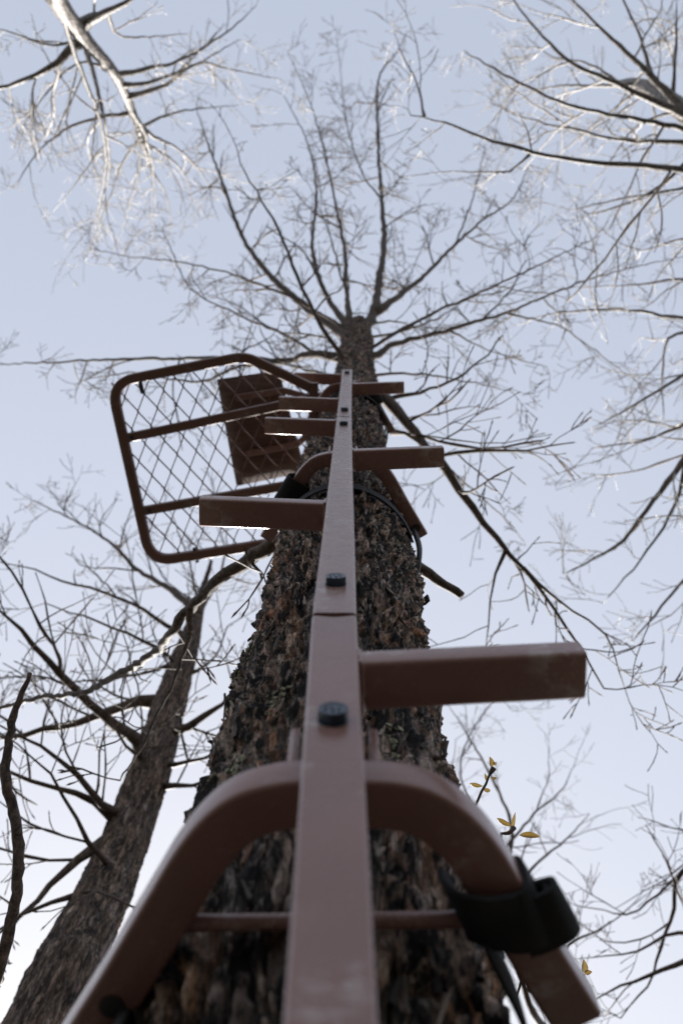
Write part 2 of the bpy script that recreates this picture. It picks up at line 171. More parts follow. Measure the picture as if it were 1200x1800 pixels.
FAR_LIMBS = [
    [(3.6708,3.3708,5.3498,0.024),(2.7657,3.3769,5.7114,0.024),(2.3177,3.3078,5.4194,0.0205),(1.9714,3.3467,5.2029,0.017),(1.68,3.3665,5.0946,0.0135),(1.54,3.4208,5.0806,0.01),(1.386,3.475,5.0667,0.0065),(1.246,3.5428,5.0493,0.003)],
    [(3.6579,3.3579,5.5055,0.02),(2.784,3.2523,5.8466,0.02),(2.2834,3.0764,5.6853,0.0172),(1.8171,3.1661,5.559,0.0143),(1.7717,3.3421,5.5138,0.0115),(1.6699,3.4805,5.375,0.0087),(1.6046,3.6676,5.327,0.0058),(1.456,3.8547,5.279,0.003)],
    [(2.04,3.3854,5.2962,0.014),(1.6903,3.3571,5.3035,0.01),(1.5154,3.4418,5.2817,0.006),(1.1949,3.487,5.2701,0.002)],
    [(2.8337,3.2473,5.9511,0.014),(2.4949,3.1,6.1954,0.0116),(2.16,3.4847,6.1999,0.0092),(1.7829,3.8167,6.1146,0.0068),(1.6034,3.8804,6.2016,0.0044),(1.386,3.9553,6.3888,0.002)],
]
BACK_TRUNK = [(1.7,5.6,-0.05,0.12),(1.7,5.6,0.4,0.09),(1.68,5.5,3.2,0.07),(1.66,5.45,5.6,0.05),(1.6,5.3,7.2,0.03)]
BACK_LIMBS = [
    [(1.6165,5.3413,6.759,0.03),(1.5969,6.0268,7.7153,0.03),(1.4703,5.7392,7.9956,0.0255),(1.376,5.2803,8.4232,0.021),(1.5429,5.0277,8.901,0.0165),(1.3817,4.6806,9.2999,0.012),(1.2194,4.5061,9.7577,0.0075),(1.0571,4.341,10.1098,0.003)],
    [(1.44,5.5759,8.1408,0.02),(1.3577,5.2569,8.6357,0.0158),(1.7349,5.0376,9.105,0.0115),(2.112,4.991,9.5299,0.0072),(2.3429,4.9222,9.9606,0.003)],
    [(1.3843,5.36,8.2995,0.018),(1.7291,5.2674,8.7362,0.013),(2.1257,5.2468,9.1545,0.008),(2.4111,5.2577,9.5647,0.003)],
    [(1.5463,5.8516,7.8635,0.018),(1.92,5.6224,8.1289,0.013),(2.2606,5.6135,8.3377,0.008),(2.7971,5.4645,8.6856,0.003)],
    [(1.424,5.0704,8.7868,0.014),(1.2091,4.9358,9.1311,0.0112),(1.164,4.7208,9.7025,0.0085),(1.5737,4.3996,10.3012,0.0057),(1.7657,4.5568,10.3641,0.003)],
    [(1.376,5.2803,8.4232,0.014),(1.1314,5.227,8.8499,0.0103),(1.0206,5.0431,9.3101,0.0067),(1.12,4.6068,9.835,0.003)],
]
NEAR_STEM = [(-0.535,1,-0.03,0.0125),(-0.515,1,0.8,0.0115),(-0.5,1,1.5,0.0105),(-0.4929,1.0077,2.066,0.0098),(-0.4864,0.9836,2.0929,0.0094),(-0.4747,0.9347,2.1261,0.009),(-0.473,0.8803,2.1813,0.0088),(-0.4903,0.8297,2.2356,0.0085),(-0.5141,0.7785,2.2797,0.008),(-0.5221,0.7293,2.3337,0.0068),(-0.5166,0.6901,2.3747,0.0055),(-0.5064,0.6566,2.404,0.0035)]
SHRUB = [
    [(0.3,0.95,-0.03,0.007),(0.295,0.93,0.5,0.006),(0.2743,0.8929,1.9097,0.004),(0.2374,0.8162,1.9706,0.0025),(0.208,0.7406,2.052,0.002),(0.2169,0.732,2.0542,0.0024),(0.2268,0.7282,2.0655,0.004)],
    [(0.2268,0.7945,1.9969,0.0022),(0.1931,0.7694,2.0446,0.002),(0.1784,0.7278,2.0966,0.0018),(0.1943,0.7033,2.1235,0.0018),(0.2035,0.6918,2.1368,0.0018),(0.2098,0.6844,2.1439,0.0045)],
    [(0.2743,0.8929,1.9097,0.0024),(0.2869,0.8635,1.9275,0.0018),(0.2963,0.8517,1.9409,0.0022)],
    [(0.2374,0.8162,1.9706,0.0018),(0.2091,0.8696,1.9156,0.0016),(0.1991,0.8568,1.9293,0.0018)],
]
LEAVES = [[(0.2238,0.726,2.0661),(0.2028,0.7104,2.0598),0.007],[(0.2253,0.7282,2.0655),(0.2318,0.7194,2.0884),0.005],[(0.2336,0.7376,2.0631),(0.2593,0.7341,2.0537),0.0085],[(0.2074,0.6829,2.1443),(0.2065,0.6765,2.1614),0.008],[(0.1927,0.701,2.1241),(0.1736,0.6921,2.1161),0.006],[(0.1943,0.7033,2.1235),(0.2013,0.7026,2.1134),0.007],[(0.1997,0.6961,2.1306),(0.1979,0.6938,2.1466),0.005],[(0.2051,0.6938,2.1311),(0.2114,0.6897,2.127),0.004],[(0.2963,0.8503,1.9412),(0.3011,0.8478,1.9625),0.009],[(0.297,0.851,1.9411),(0.3067,0.849,1.9416),0.006],[(0.1991,0.8581,1.9289),(0.2001,0.8517,1.9409),0.007],[(0.2193,0.7318,2.0646),(0.2125,0.732,2.0542),0.004],[(0.2106,0.6806,2.1448),(0.2145,0.6793,2.1504),0.006]]
BRACKET_R = [(0.0124,0.2895,1.384),(0.0278,0.2902,1.384),(0.0434,0.2944,1.384),(0.0591,0.3048,1.384),(0.0737,0.3218,1.384),(0.0871,0.344,1.384),(0.1027,0.3727,1.384),(0.1203,0.4029,1.384),(0.1376,0.4319,1.384)]
BRACKET_L = [(-0.0216,0.2895,1.384),(-0.0371,0.2916,1.384),(-0.0527,0.2972,1.384),(-0.067,0.3094,1.384),(-0.0802,0.3271,1.384),(-0.0937,0.3506,1.384),(-0.1094,0.3783,1.384),(-0.1254,0.4067,1.384),(-0.1417,0.4339,1.384)]
ROD = [(-0.1075,0.3727,1.384),(0.0897,0.3697,1.384)]
PLATFORM = [(-0.0943,0.3843,3.9),(-0.2893,0.2906,3.9),(-0.6767,0.3706,3.9),(-0.6919,0.398,3.9),(-0.5995,0.9088,3.9),(-0.5827,0.9332,3.9),(-0.1963,0.8716,3.9)]
BARS = [
    [(-0.6636,0.5407,3.9),(-0.1722,0.436,3.9)],
    [(-0.6195,0.7703,3.9),(-0.1759,0.6904,3.9)],
]
SEAT = [(-0.4393,0.4203,4.4),(-0.2192,0.3885,4.4),(-0.1288,0.7551,4.4),(-0.3796,0.8076,4.4)]


# ------------------------------------------------------------------ helpers
COL = scene.collection

def wloc(o):
    v = Vector((0, 0, 0))
    while o is not None:
        v += o.location; o = o.parent
    return v

def thing(name, label, cat, loc=(0, 0, 0), group=None):
    o = bpy.data.objects.new(name, None); COL.objects.link(o)
    o.empty_display_size = 0.1
    o.location = loc; tag(o, label, cat, group)
    return o

def tag(o, label=None, cat=None, group=None, kind=None):
    if label: o['label'] = label
    if cat: o['category'] = cat
    if group: o['group'] = group
    if kind: o['kind'] = kind
    return o

class MB:
    def __init__(s): s.v = []; s.f = []; s.n = 0; s.tint = []
    def add(s, V, Fc, tint=None):
        V = np.asarray(V, float)
        s.v.append(V); s.f.extend([tuple(i + s.n for i in f) for f in Fc]); s.n += len(V)
        if tint is not None: s.tint.append(np.tile(np.array(tint, float), (len(V), 1)))
        return s
    def build(s, name, mat, parent=None, smooth=50, kind=None):
        V = np.vstack(s.v)
        if parent is not None: V = V - np.array(wloc(parent))
        me = bpy.data.meshes.new(name)
        me.from_pydata(V.tolist(), [], s.f)
        if s.tint and sum(len(t) for t in s.tint) == len(V):
            at = me.color_attributes.new('tint', 'FLOAT_COLOR', 'POINT')
            T = np.vstack(s.tint); T = np.hstack([T, np.ones((len(T), 1))])
            at.data.foreach_set('color', T.astype(np.float32).ravel())
        return finish(me, name, mat, parent, smooth, kind)

def finish(me, name, mat, parent, smooth=50, kind=None):
    me.materials.append(mat)
    if smooth:
        me.polygons.foreach_set('use_smooth', [True] * len(me.polygons))
        if smooth < 179: me.set_sharp_from_angle(angle=R(smooth))
    me.update()
    o = bpy.data.objects.new(name, me); COL.objects.link(o)
    if parent is not None: o.parent = parent
    if kind: o['kind'] = kind
    return o

def instance(me, name, parent, loc, rot=(0, 0, 0)):
    o = bpy.data.objects.new(name, me); COL.objects.link(o)
    o.parent = parent
    o.location = Vector(loc) - wloc(parent); o.rotation_euler = rot
    return o

def rrect(w, h, r, n=4):
    pts = []
    for cx, cy, a0 in ((w/2-r, h/2-r, 0), (-w/2+r, h/2-r, 90), (-w/2+r, -h/2+r, 180), (w/2-r, -h/2+r, 270)):
        for i in range(n + 1):
            a = R(a0 + 90 * i / n); pts.append((cx + r * math.cos(a), cy + r * math.sin(a)))
    return pts

def rrect_fine(w, h, r, n=4, m=8):
    P = rrect(w, h, r, n); out = []
    for i, a in enumerate(P):
        b = P[(i+1) % len(P)]; out.append(a)
        if math.dist(a, b) > .3*min(w, h):
            out += [(a[0] + (b[0]-a[0])*k/m, a[1] + (b[1]-a[1])*k/m) for k in range(1, m)]
    return out

def circle(r, n): return [(r * math.cos(2*math.pi*i/n), r * math.sin(2*math.pi*i/n)) for i in range(n)]

def frames(path, up):
    path = np.asarray(path, float); T = np.gradient(path, axis=0)
    T /= np.linalg.norm(T, axis=1)[:, None]
    out = []
    for t in T:
        n = np.array(up, float) - np.dot(up, t) * t; n /= np.linalg.norm(n)
        out.append((np.cross(n, t), n))
    return out

def sweep(mb, path, prof, up=(0, 0, 1), caps=True, scale=None, tint=None):
    """profile (side, up) carried along a path"""
    fr = frames(path, up); M = len(prof); V = []
    for i, (p, (s, n)) in enumerate(zip(path, fr)):
        k = 1 if scale is None else scale[i]
        for a, b in prof: V.append(np.array(p[:3]) + s * a * k + n * b * k)
    Fc = []
    for i in range(len(path) - 1):
        for j in range(M):
            k = (j + 1) % M
            Fc.append((i*M+j, (i+1)*M+j, (i+1)*M+k, i*M+k))
    if caps:
        Fc.append(tuple(range(M))); Fc.append(tuple((len(path)-1)*M + M-1-j for j in range(M)))
    mb.add(V, Fc, tint)
    return mb

def smooth_path(pts, n):
    P = np.asarray(pts, float)
    P = np.vstack([2*P[0]-P[1], P, 2*P[-1]-P[-2]])
    out = []
    for i in range(1, len(P) - 2):
        for k in range(n):
            t = k / n; a, b, c, d = P[i-1], P[i], P[i+1], P[i+2]
            out.append(.5*((2*b) + (c-a)*t + (2*a-5*b+4*c-d)*t*t + (3*b-3*c+d-a)*t**3))
    out.append(P[-2]); return np.array(out)

# ------------------------------------------------------------------ materials
def mat_base(name, rough=.5):
    m = bpy.data.materials.new(name); m.use_nodes = True
    t = m.node_tree; b = t.nodes['Principled BSDF']; b.inputs['Roughness'].default_value = rough
    return m, t, b

def N(t, kind, **kw):
    n = t.nodes.new(kind)
    for k, v in kw.items():
        if k in n.inputs: n.inputs[k].default_value = v
        else: setattr(n, k, v)
    return n

def noise(t, co, scale, detail=6, rough=.55, dist=0):
    n = N(t, 'ShaderNodeTexNoise'); n.inputs['Scale'].default_value = scale
    n.inputs['Detail'].default_value = detail; n.inputs['Roughness'].default_value = rough
    n.inputs['Distortion'].default_value = dist
    t.links.new(co, n.inputs['Vector']); return n.outputs['Fac']

def ramp(t, fac, stops, interp='LINEAR'):
    r = N(t, 'ShaderNodeValToRGB'); e = r.color_ramp; e.interpolation = interp
    while len(e.elements) < len(stops): e.elements.new(.5)
    for el, (p, c) in zip(e.elements, stops):
        el.position = p; el.color = (c if len(c) == 4 else tuple(c) + (1,)) if not isinstance(c, (int, float)) else (c, c, c, 1)
    t.links.new(fac, r.inputs[0]); return r.outputs[0]

def mix(t, fac, a, b, mode='MIX'):
    m = N(t, 'ShaderNodeMix', data_type='RGBA', blend_type=mode)
    for sock, v in ((m.inputs[0], fac), (m.inputs[6], a), (m.inputs[7], b)):
        if isinstance(v, bpy.types.NodeSocket): t.links.new(v, sock)
        elif isinstance(v, (int, float)): sock.default_value = v
        else: sock.default_value = tuple(v) + (1,)
    return m.outputs[2]

def bump(t, b, h, strength, dist, prev=None):
    n = N(t, 'ShaderNodeBump'); n.inputs['Strength'].default_value = strength; n.inputs['Distance'].default_value = dist
    t.links.new(h, n.inputs['Height'])
    if prev is not None: t.links.new(prev, n.inputs['Normal'])
    t.links.new(n.outputs[0], b.inputs['Normal']); return n.outputs[0]

def coords(t, scale=(1, 1, 1), kind='Object'):
    c = N(t, 'ShaderNodeTexCoord'); mp = N(t, 'ShaderNodeMapping'); mp.inputs['Scale'].default_value = scale
    t.links.new(c.outputs[kind], mp.inputs['Vector']); return mp.outputs[0]

def make_paint(name, col, rough, scuff=.55):
    m, t, b = mat_base(name, rough); co = coords(t)
    tone = ramp(t, noise(t, co, 9, 5), [(.3, [c*.86 for c in col]), (.7, [c*1.12 for c in col])])
    sm = noise(t, coords(t, (55, 55, 75)), 1.0, 7, .75)
    sp = noise(t, co, 11, 3)
    sc = N(t, 'ShaderNodeMath', operation='MULTIPLY')
    t.links.new(ramp(t, sm, [(.50, 0), (.62, 1)]), sc.inputs[0]); t.links.new(ramp(t, sp, [(.53, 0), (.62, scuff)]), sc.inputs[1])
    c2 = mix(t, sc.outputs[0], tone, (.48, .44, .42))
    t.links.new(c2, b.inputs['Base Color'])
    rr = ramp(t, noise(t, co, 60, 4), [(.3, rough*.85), (.75, rough*1.25)])
    t.links.new(rr, b.inputs['Roughness'])
    bump(t, b, noise(t, co, 420, 3), .10, .001)
    return m

PAINT = make_paint('brown_powder_coat', (.225, .126, .108), .25)
PAINT_DARK = make_paint('brown_stand_paint', (.135, .070, .055), .45, .2)

def make_black(name, col, rough, weave=0, sheen=0):
    m, t, b = mat_base(name, rough); co = coords(t)
    t.links.new(ramp(t, noise(t, co, 70, 4), [(.3, [c*.7 for c in col]), (.7, [c*1.4 for c in col])]), b.inputs['Base Color'])
    if sheen and 'Sheen Weight' in b.inputs: b.inputs['Sheen Weight'].default_value = sheen
    if weave:
        w1 = N(t, 'ShaderNodeTexWave', wave_type='BANDS', bands_direction='DIAGONAL'); w1.inputs['Scale'].default_value = weave
        t.links.new(co, w1.inputs['Vector'])
        bump(t, b, w1.outputs['Fac'], .5, .0006)
    return m
WEB = make_black('black_webbing', (.0028, .0034, .0048), .85, 260, 0)
STEEL = make_black('blued_steel', (.010, .026, .048), .24)
RUBBER = make_black('black_rubber', (.012, .013, .015), .45)

def make_bark(name, dark, mid, pale, rust, sc=1.0, tint=False, pale_amt=.5, bumpd=.0025, speck=1.0, rough=.9, spec=.25, black=.40):
    m, t, b = mat_base(name, rough)
    co = coords(t, (1, 1, .22))
    n1 = noise(t, co, 74 * sc, 8, .66, .7)
    c = ramp(t, n1, [(black, dark), (black + .065, mid), (black + .15, [x*1.5 for x in mid]), (black + .27, pale)])
    patch = ramp(t, noise(t, coords(t, (1, 1, .5)), 9 * sc, 5, .6), [(.46, 0), (.62, .5)])
    c = mix(t, patch, c, mix(t, .65, c, dark))
    rf = ramp(t, noise(t, coords(t, (1, 1, .35)), 26 * sc, 6, .65, .4), [(.55, 0), (.66, .8)])
    c = mix(t, rf, c, mix(t, noise(t, co, 110 * sc, 4), rust, mid))
    pf = ramp(t, noise(t, coords(t, (1, 1, .22)), 95 * sc, 7, .7, .5), [(.53, 0), (.62, pale_amt)])
    c = mix(t, pf, c, pale)
    fine = ramp(t, noise(t, coords(t, (1, 1, .25)), 330 * sc, 4, .7), [(.34, (.30, .29, .28)), (.5, (.9, .9, .9)), (.68, (1.75, 1.75, 1.75))])
    c = mix(t, .85 * speck, c, fine, 'MULTIPLY')
    if tint:
        a = N(t, 'ShaderNodeAttribute', attribute_name='tint'); c = mix(t, 1.0, c, a.outputs['Color'], 'MULTIPLY')
    t.links.new(c, b.inputs['Base Color'])
    b.inputs['Specular IOR Level'].default_value = spec
    bump(t, b, noise(t, coords(t, (1, 1, .28)), 170 * sc, 9, .74), 1.0, bumpd)
    return m
BARK = make_bark('rough_bark', (.009, .0075, .007), (.215, .155, .122), (.70, .575, .50), (.46, .21, .10), 1.0, True, .55, .006, 1.0, .9, .25, .492)
BARK_LEFT = make_bark('brown_bark', (.022, .017, .014), (.105, .077, .061), (.27, .215, .18), (.12, .07, .044), .8, True, .5, .004, 1.0, .9, .25, .44)
BARK_TWIG = make_bark('dark_twig_bark', (.026, .019, .015), (.060, .043, .033), (.14, .11, .09), (.085, .048, .03), 1.2, False, .3, .001, .7, .75, .3)
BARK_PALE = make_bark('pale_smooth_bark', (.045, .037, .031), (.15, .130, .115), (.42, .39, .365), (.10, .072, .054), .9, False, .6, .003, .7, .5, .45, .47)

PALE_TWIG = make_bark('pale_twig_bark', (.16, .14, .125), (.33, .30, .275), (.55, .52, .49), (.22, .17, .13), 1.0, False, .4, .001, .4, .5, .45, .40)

def make_flake():
    m, t, b = mat_base('bark_flake', .85)
    a = N(t, 'ShaderNodeAttribute', attribute_name='tint')
    f = ramp(t, noise(t, coords(t, (1, 1, .25)), 380, 5, .7), [(.3, (.5, .48, .46)), (.7, (1.25, 1.25, 1.25))])
    t.links.new(mix(t, .85, a.outputs['Color'], f, 'MULTIPLY'), b.inputs['Base Color'])
    bump(t, b, noise(t, coords(t, (1, 1, .3)), 500, 5, .7), .7, .0012)
    return m
FLAKE = make_flake()

m, t, b = mat_base('lichen', .95)
t.links.new(ramp(t, noise(t, coords(t), 160, 5), [(.3, (.20, .20, .14)), (.7, (.44, .44, .34))]), b.inputs['Base Color'])
bump(t, b, noise(t, coords(t), 420, 5), .8, .0012); LICHEN = m

m, t, b = mat_base('young_leaf', .45)
t.links.new(ramp(t, noise(t, coords(t), 120, 4), [(.3, (.34, .27, .13)), (.7, (.48, .41, .23))]), b.inputs['Base Color'])
tr = N(t, 'ShaderNodeBsdfTranslucent'); tr.inputs['Color'].default_value = (.56, .45, .22, 1)
mx = N(t, 'ShaderNodeMixShader'); mx.inputs[0].default_value = .4
t.links.new(b.outputs[0], mx.inputs[1]); t.links.new(tr.outputs[0], mx.inputs[2])
t.links.new(mx.outputs[0], t.nodes['Material Output'].inputs['Surface']); LEAF = m

m, t, b = mat_base('brown_seat_fabric', .85)
t.links.new(ramp(t, noise(t, coords(t, (1, 6, 1)), 14, 6), [(.3, (.055, .030, .023)), (.7, (.105, .058, .042))]), b.inputs['Base Color'])
bump(t, b, noise(t, coords(t), 300, 3), .5, .002); FABRIC = m

m, t, b = mat_base('leaf_litter', 1.0)
co = coords(t)
lit = ramp(t, noise(t, co, 14, 8, .7), [(.3, (.007, .005, .004)), (.5, (.016, .011, .0075)), (.72, (.037, .026, .017))])
t.links.new(mix(t, ramp(t, noise(t, co, .6, 4), [(.5, 0), (.7, .6)]), lit, (.05, .055, .025)), b.inputs['Base Color'])
bump(t, b, noise(t, co, 30, 8, .7), .9, .03); GROUNDM = m

# ------------------------------------------------------------------ noise on arrays
def hash3(i, j, k, s):
    h = (i.astype(np.int64)*374761393 + j.astype(np.int64)*668265263 + k.astype(np.int64)*2147483647 + s*1274126177) & 0xffffffff
    h = ((h ^ (h >> 13)) * 1274126177) & 0xffffffff
    h = ((h ^ (h >> 16)) * 2246822519) & 0xffffffff
    return ((h ^ (h >> 15)) & 0xffffff) / float(0xffffff)

def vnoise(Pn, s=0):
    I = np.floor(Pn).astype(np.int64); Fq = Pn - I; Fq = Fq*Fq*(3 - 2*Fq); out = 0
    for dx in (0, 1):
        wx = Fq[:, 0] if dx else 1 - Fq[:, 0]
        for dy in (0, 1):
            wy = Fq[:, 1] if dy else 1 - Fq[:, 1]
            for dz in (0, 1):
                wz = Fq[:, 2] if dz else 1 - Fq[:, 2]
                out = out + wx*wy*wz*hash3(I[:, 0]+dx, I[:, 1]+dy, I[:, 2]+dz, s)
    return out

def fbm(Pn, o=4, s=0, g=.5):
    a, t, n = 1, 0, 0
    for k in range(o):
        t = t + a*vnoise(Pn*2**k, s+k); n += a; a *= g
    return t / n

def worley(Pn, s=0):
    I = np.floor(Pn).astype(np.int64); f1 = np.full(len(Pn), 9.); f2 = f1.copy(); idn = np.zeros(len(Pn))
    for dx in (-1, 0, 1):
        for dy in (-1, 0, 1):
            for dz in (-1, 0, 1):
                a, b, c = I[:, 0]+dx, I[:, 1]+dy, I[:, 2]+dz
                q = np.stack([a + hash3(a, b, c, s), b + hash3(a, b, c, s+1), c + hash3(a, b, c, s+2)], 1)
                d = np.sqrt(((q - Pn)**2).sum(1)); h = hash3(a, b, c, s+3)
                nw = d < f1
                f2 = np.where(nw, f1, np.minimum(f2, d)); idn = np.where(nw, h, idn); f1 = np.where(nw, d, f1)
    return f1, f2, idn

def axis_at(axis, z):
    A = np.asarray(axis, float)
    S = smooth_path(A, 8)
    return np.stack([np.interp(z, S[:, 2], S[:, k]) for k in (0, 1, 3)], 1)

def grid_mesh(name, V, nr, nc, tint, mat, parent, flat=False):
    """closed-round grid; vertices in rows"""
    V = V - np.array(wloc(parent))
    me = bpy.data.meshes.new(name)
    i, j = np.meshgrid(np.arange(nr-1), np.arange(nc), indexing='ij'); k = (j+1) % nc
    Q = np.stack([i*nc+j, i*nc+k, (i+1)*nc+k, (i+1)*nc+j], -1).reshape(-1, 4)
    me.vertices.add(len(V)); me.vertices.foreach_set('co', V.astype(np.float32).ravel())
    me.loops.add(Q.size); me.loops.foreach_set('vertex_index', Q.astype(np.int32).ravel())
    me.polygons.add(len(Q)); me.polygons.foreach_set('loop_start', np.arange(0, Q.size, 4, dtype=np.int32))
    me.polygons.foreach_set('loop_total', np.full(len(Q), 4, dtype=np.int32))
    me.update(calc_edges=True); me.validate()
    at = me.color_attributes.new('tint', 'FLOAT_COLOR', 'POINT')
    T = np.hstack([tint, np.ones((len(tint), 1))]); at.data.foreach_set('color', T.astype(np.float32).ravel())
    return finish(me, name, mat, parent, 180)

def bark_trunk(name, axis, zs, nc, mat, parent, amp, cell, seed, lump=.006):
    nr = len(zs); C = axis_at(axis, zs)
    th = np.linspace(0, 2*np.pi, nc, endpoint=False)
    Z, TH = np.meshgrid(zs, th, indexing='ij')
    r0 = np.repeat(C[:, 2], nc)
    dirx, diry = np.cos(TH).ravel(), np.sin(TH).ravel(); z = Z.ravel()
    Q = np.stack([dirx*.12, diry*.12, z], 1)                     # bark space of an even cylinder
    W = np.stack([fbm(Q/np.array([.03, .03, .06]), 3, seed+10), fbm(Q/np.array([.03, .03, .06]), 3, seed+20), fbm(Q/.05, 3, seed+30)], 1) - .5
    A = (Q + W*np.array([.030, .030, .12])) / np.array([cell, cell, cell*9.0])
    f1, f2, idn = worley(A, seed)
    plate = np.clip((f2 - f1)*2.2, 0, 1)**.7                          # long furrowed ridges
    B = (Q + W*np.array([.014, .014, .05])) / np.array([cell*.33, cell*.33, cell*1.9])
    g1, g2, idn2 = worley(B, seed+7)
    small = np.clip((g2 - g1)*1.6, 0, 1)                              # flaky scales on the ridges
    fine = fbm((Q + W*.01)/np.array([.0042, .0042, .013]), 3, seed+50, .62) - .5
    crag = np.abs(fbm(Q/np.array([.009, .009, .03]), 3, seed+70, .6) - .5)*2
    big = fbm(Q/.09, 3, seed+60) - .5
    d = amp*(plate*(.65 + .6*idn) - .85) + amp*.30*(small*(.35 + idn2) - .5) + amp*.40*fine - amp*.35*crag + lump*2*big + amp*.10
    rr = r0 + d
    V = np.stack([np.repeat(C[:, 0], nc) + dirx*rr, np.repeat(C[:, 1], nc) + diry*rr, z], 1)
    # every plate of bark weathers to its own tone
    k = (.45 + 1.1*idn2**1.4)[:, None]*np.stack([1.0 + .14*(idn-.5), np.ones_like(idn), 1.0 - .18*(idn-.5)], 1)
    grey = (idn > .72)[:, None]
    k = np.where(grey, k*np.array([1.15, 1.18, 1.2]), k)
    return grid_mesh(name, V, nr, nc, k, mat, parent), V, r0, nr, nc

# ------------------------------------------------------------------ branches
def tube(mb, pts, nside, rng, knob=.12, caps=True):
    """tapered limb through rows (x, y, z, r) with an uneven surface"""
    A = np.asarray(pts, float); P3 = A[:, :3]
    T = np.gradient(P3, axis=0); T /= (np.linalg.norm(T, axis=1)[:, None] + 1e-9)
    n = np.cross(T[0], (0.31, .87, .38)); n /= np.linalg.norm(n)
    V = []; ang = np.arange(nside)*2*np.pi/nside; ca, sa = np.cos(ang), np.sin(ang)
    for p, t, r in zip(P3, T, A[:, 3]):
        n = n - np.dot(n, t)*t; n /= np.linalg.norm(n); bb = np.cross(t, n)
        k = r*(1 + knob*(rng.random(nside) - .5)*2)
        V.append(p + (ca*k)[:, None]*n + (sa*k)[:, None]*bb)
    L = len(P3); Fc = []
    for i in range(L-1):
        for j in range(nside):
            k = (j+1) % nside
            Fc.append((i*nside+j, i*nside+k, (i+1)*nside+k, (i+1)*nside+j))
    if caps:
        Fc.append(tuple((L-1)*nside + j for j in range(nside)))
        V.append(P3[:1] - T[:1]*A[0, 3]); Fc += [(L*nside, (j+1) % nside, j) for j in range(nside)]      # rounded root
    mb.add(np.vstack(V), Fc)

def wiggle(pts, step, amp, rng):
    """resample a surveyed limb and give it the small kinks of real wood"""
    S = smooth_path(pts, 6); d = np.r_[0, np.cumsum(np.linalg.norm(np.diff(S[:, :3], axis=0), axis=1))]
    n = max(4, int(d[-1]/step)); u = np.linspace(0, d[-1], n)
    Q = np.stack([np.interp(u, d, S[:, k]) for k in range(4)], 1)
    j = (rng.random((n, 3)) - .5)*2*amp; j[0] = 0; j[-1] = 0
    Q[:, :3] += j * np.minimum(1, 3*Q[:, 3:4]/max(.004, Q[0, 3]) + .3)
    Q[:, 3] *= 1 + .10*(rng.random(n) - .5)
    return Q

def twig(mb, p, d, length, r, level, rng, up, droop):
    """one shoot with side shoots, buds at the nodes"""
    nseg = 3 + (length > .12) + 2*(length > .25) + 2*(length > .5) + 3*(length > .9); seg = length/nseg
    pts = [np.r_[p, r]]; q = np.array(p, float); d = np.array(d, float)
    nodes = []
    for i in range(nseg):
        d = d + (rng.random(3) - .5)*.42 + np.array((0, 0, up))*.16
        d /= np.linalg.norm(d)
        q = q + d*seg*(.8 + .4*rng.random())
        rr = max(.0017, r*(1 - .6*(i+1)/nseg))
        pts.append(np.r_[q, rr*(1.0 + .35*(rng.random() < .4))])
        nodes.append((q.copy(), d.copy(), rr))
    e = nodes[-1]; pts.append(np.r_[e[0] + e[1]*.008, .0030]); pts.append(np.r_[e[0] + e[1]*.02, .0004])
    tube(mb, pts, 5 if r > .006 else (4 if r > .0025 else 3), rng, .1, False)
    if level <= 0: return
    for i, (q, dd, rr) in enumerate(nodes[:-1]):
        for s in range(2 if rng.random() < .25 else 1):
            if rng.random() < .42: continue
            a = rng.normal(size=3); a -= np.dot(a, dd)*dd; a /= np.linalg.norm(a)
            an = R(32 + 30*rng.random())
            nd = dd*math.cos(an) + a*math.sin(an)
            twig(mb, q, nd, length*(.25 + .42*rng.random())*(1 - .35*i/nseg), max(.0019, rr*.66), level-1, rng, up, droop)

def add_limb(parent, pts, mat, seed, nside=9, dens=1.0, tl=1.0, up=.8, level=2, start=.22, amp=.006, tmat=None, wig=.07):
    rng = np.random.default_rng(seed)
    Q = wiggle(pts, wig, amp, rng)
    dl = np.r_[0, np.cumsum(np.linalg.norm(np.diff(Q[:, :3], axis=0), axis=1))]
    Qf = Q.copy(); Qf[:, 3] *= 1 + .5*np.exp(-dl/(5*Q[0, 3] + .03))        # collar where it leaves the trunk
    mb = MB(); tube(mb, Qf, nside, rng, .13)
    o = mb.build('limb', mat, parent, 180)
    if dens <= 0: return o
    L = np.r_[0, np.cumsum(np.linalg.norm(np.diff(Q[:, :3], axis=0), axis=1))]
    tb = MB(); s = L[-1]*start
    while s < L[-1]:
        i = min(len(L)-2, int(np.searchsorted(L, s))); u = s/L[-1]
        t = Q[min(i+1, len(Q)-1), :3] - Q[max(i-1, 0), :3]; t /= np.linalg.norm(t)
        a = rng.normal(size=3) + np.array((0, 0, .5*up)); a -= np.dot(a, t)*t; a /= np.linalg.norm(a)
        an = R(35 + 35*rng.random()); d = t*math.cos(an) + a*math.sin(an)
        ln = tl*(.25 + .75*rng.random())*(.35 + .65*math.sin(math.pi*min(1, .18 + .75*u)))
        twig(tb, Q[i, :3], d, ln, max(.0022, min(Q[i, 3]*.6, .0035 + .006*ln)), level if rng.random() < .8 else level-1, rng, up, 0)
        s += (.07 + .22*rng.random())/dens * max(.6, tl)
    twig(tb, Q[-1, :3], Q[-1, :3] - Q[-2, :3], .5*tl, Q[-1, 3], level, rng, up, 0)
    tb.build('twigs', tmat or mat, o, 180, 'stuff')
    return o

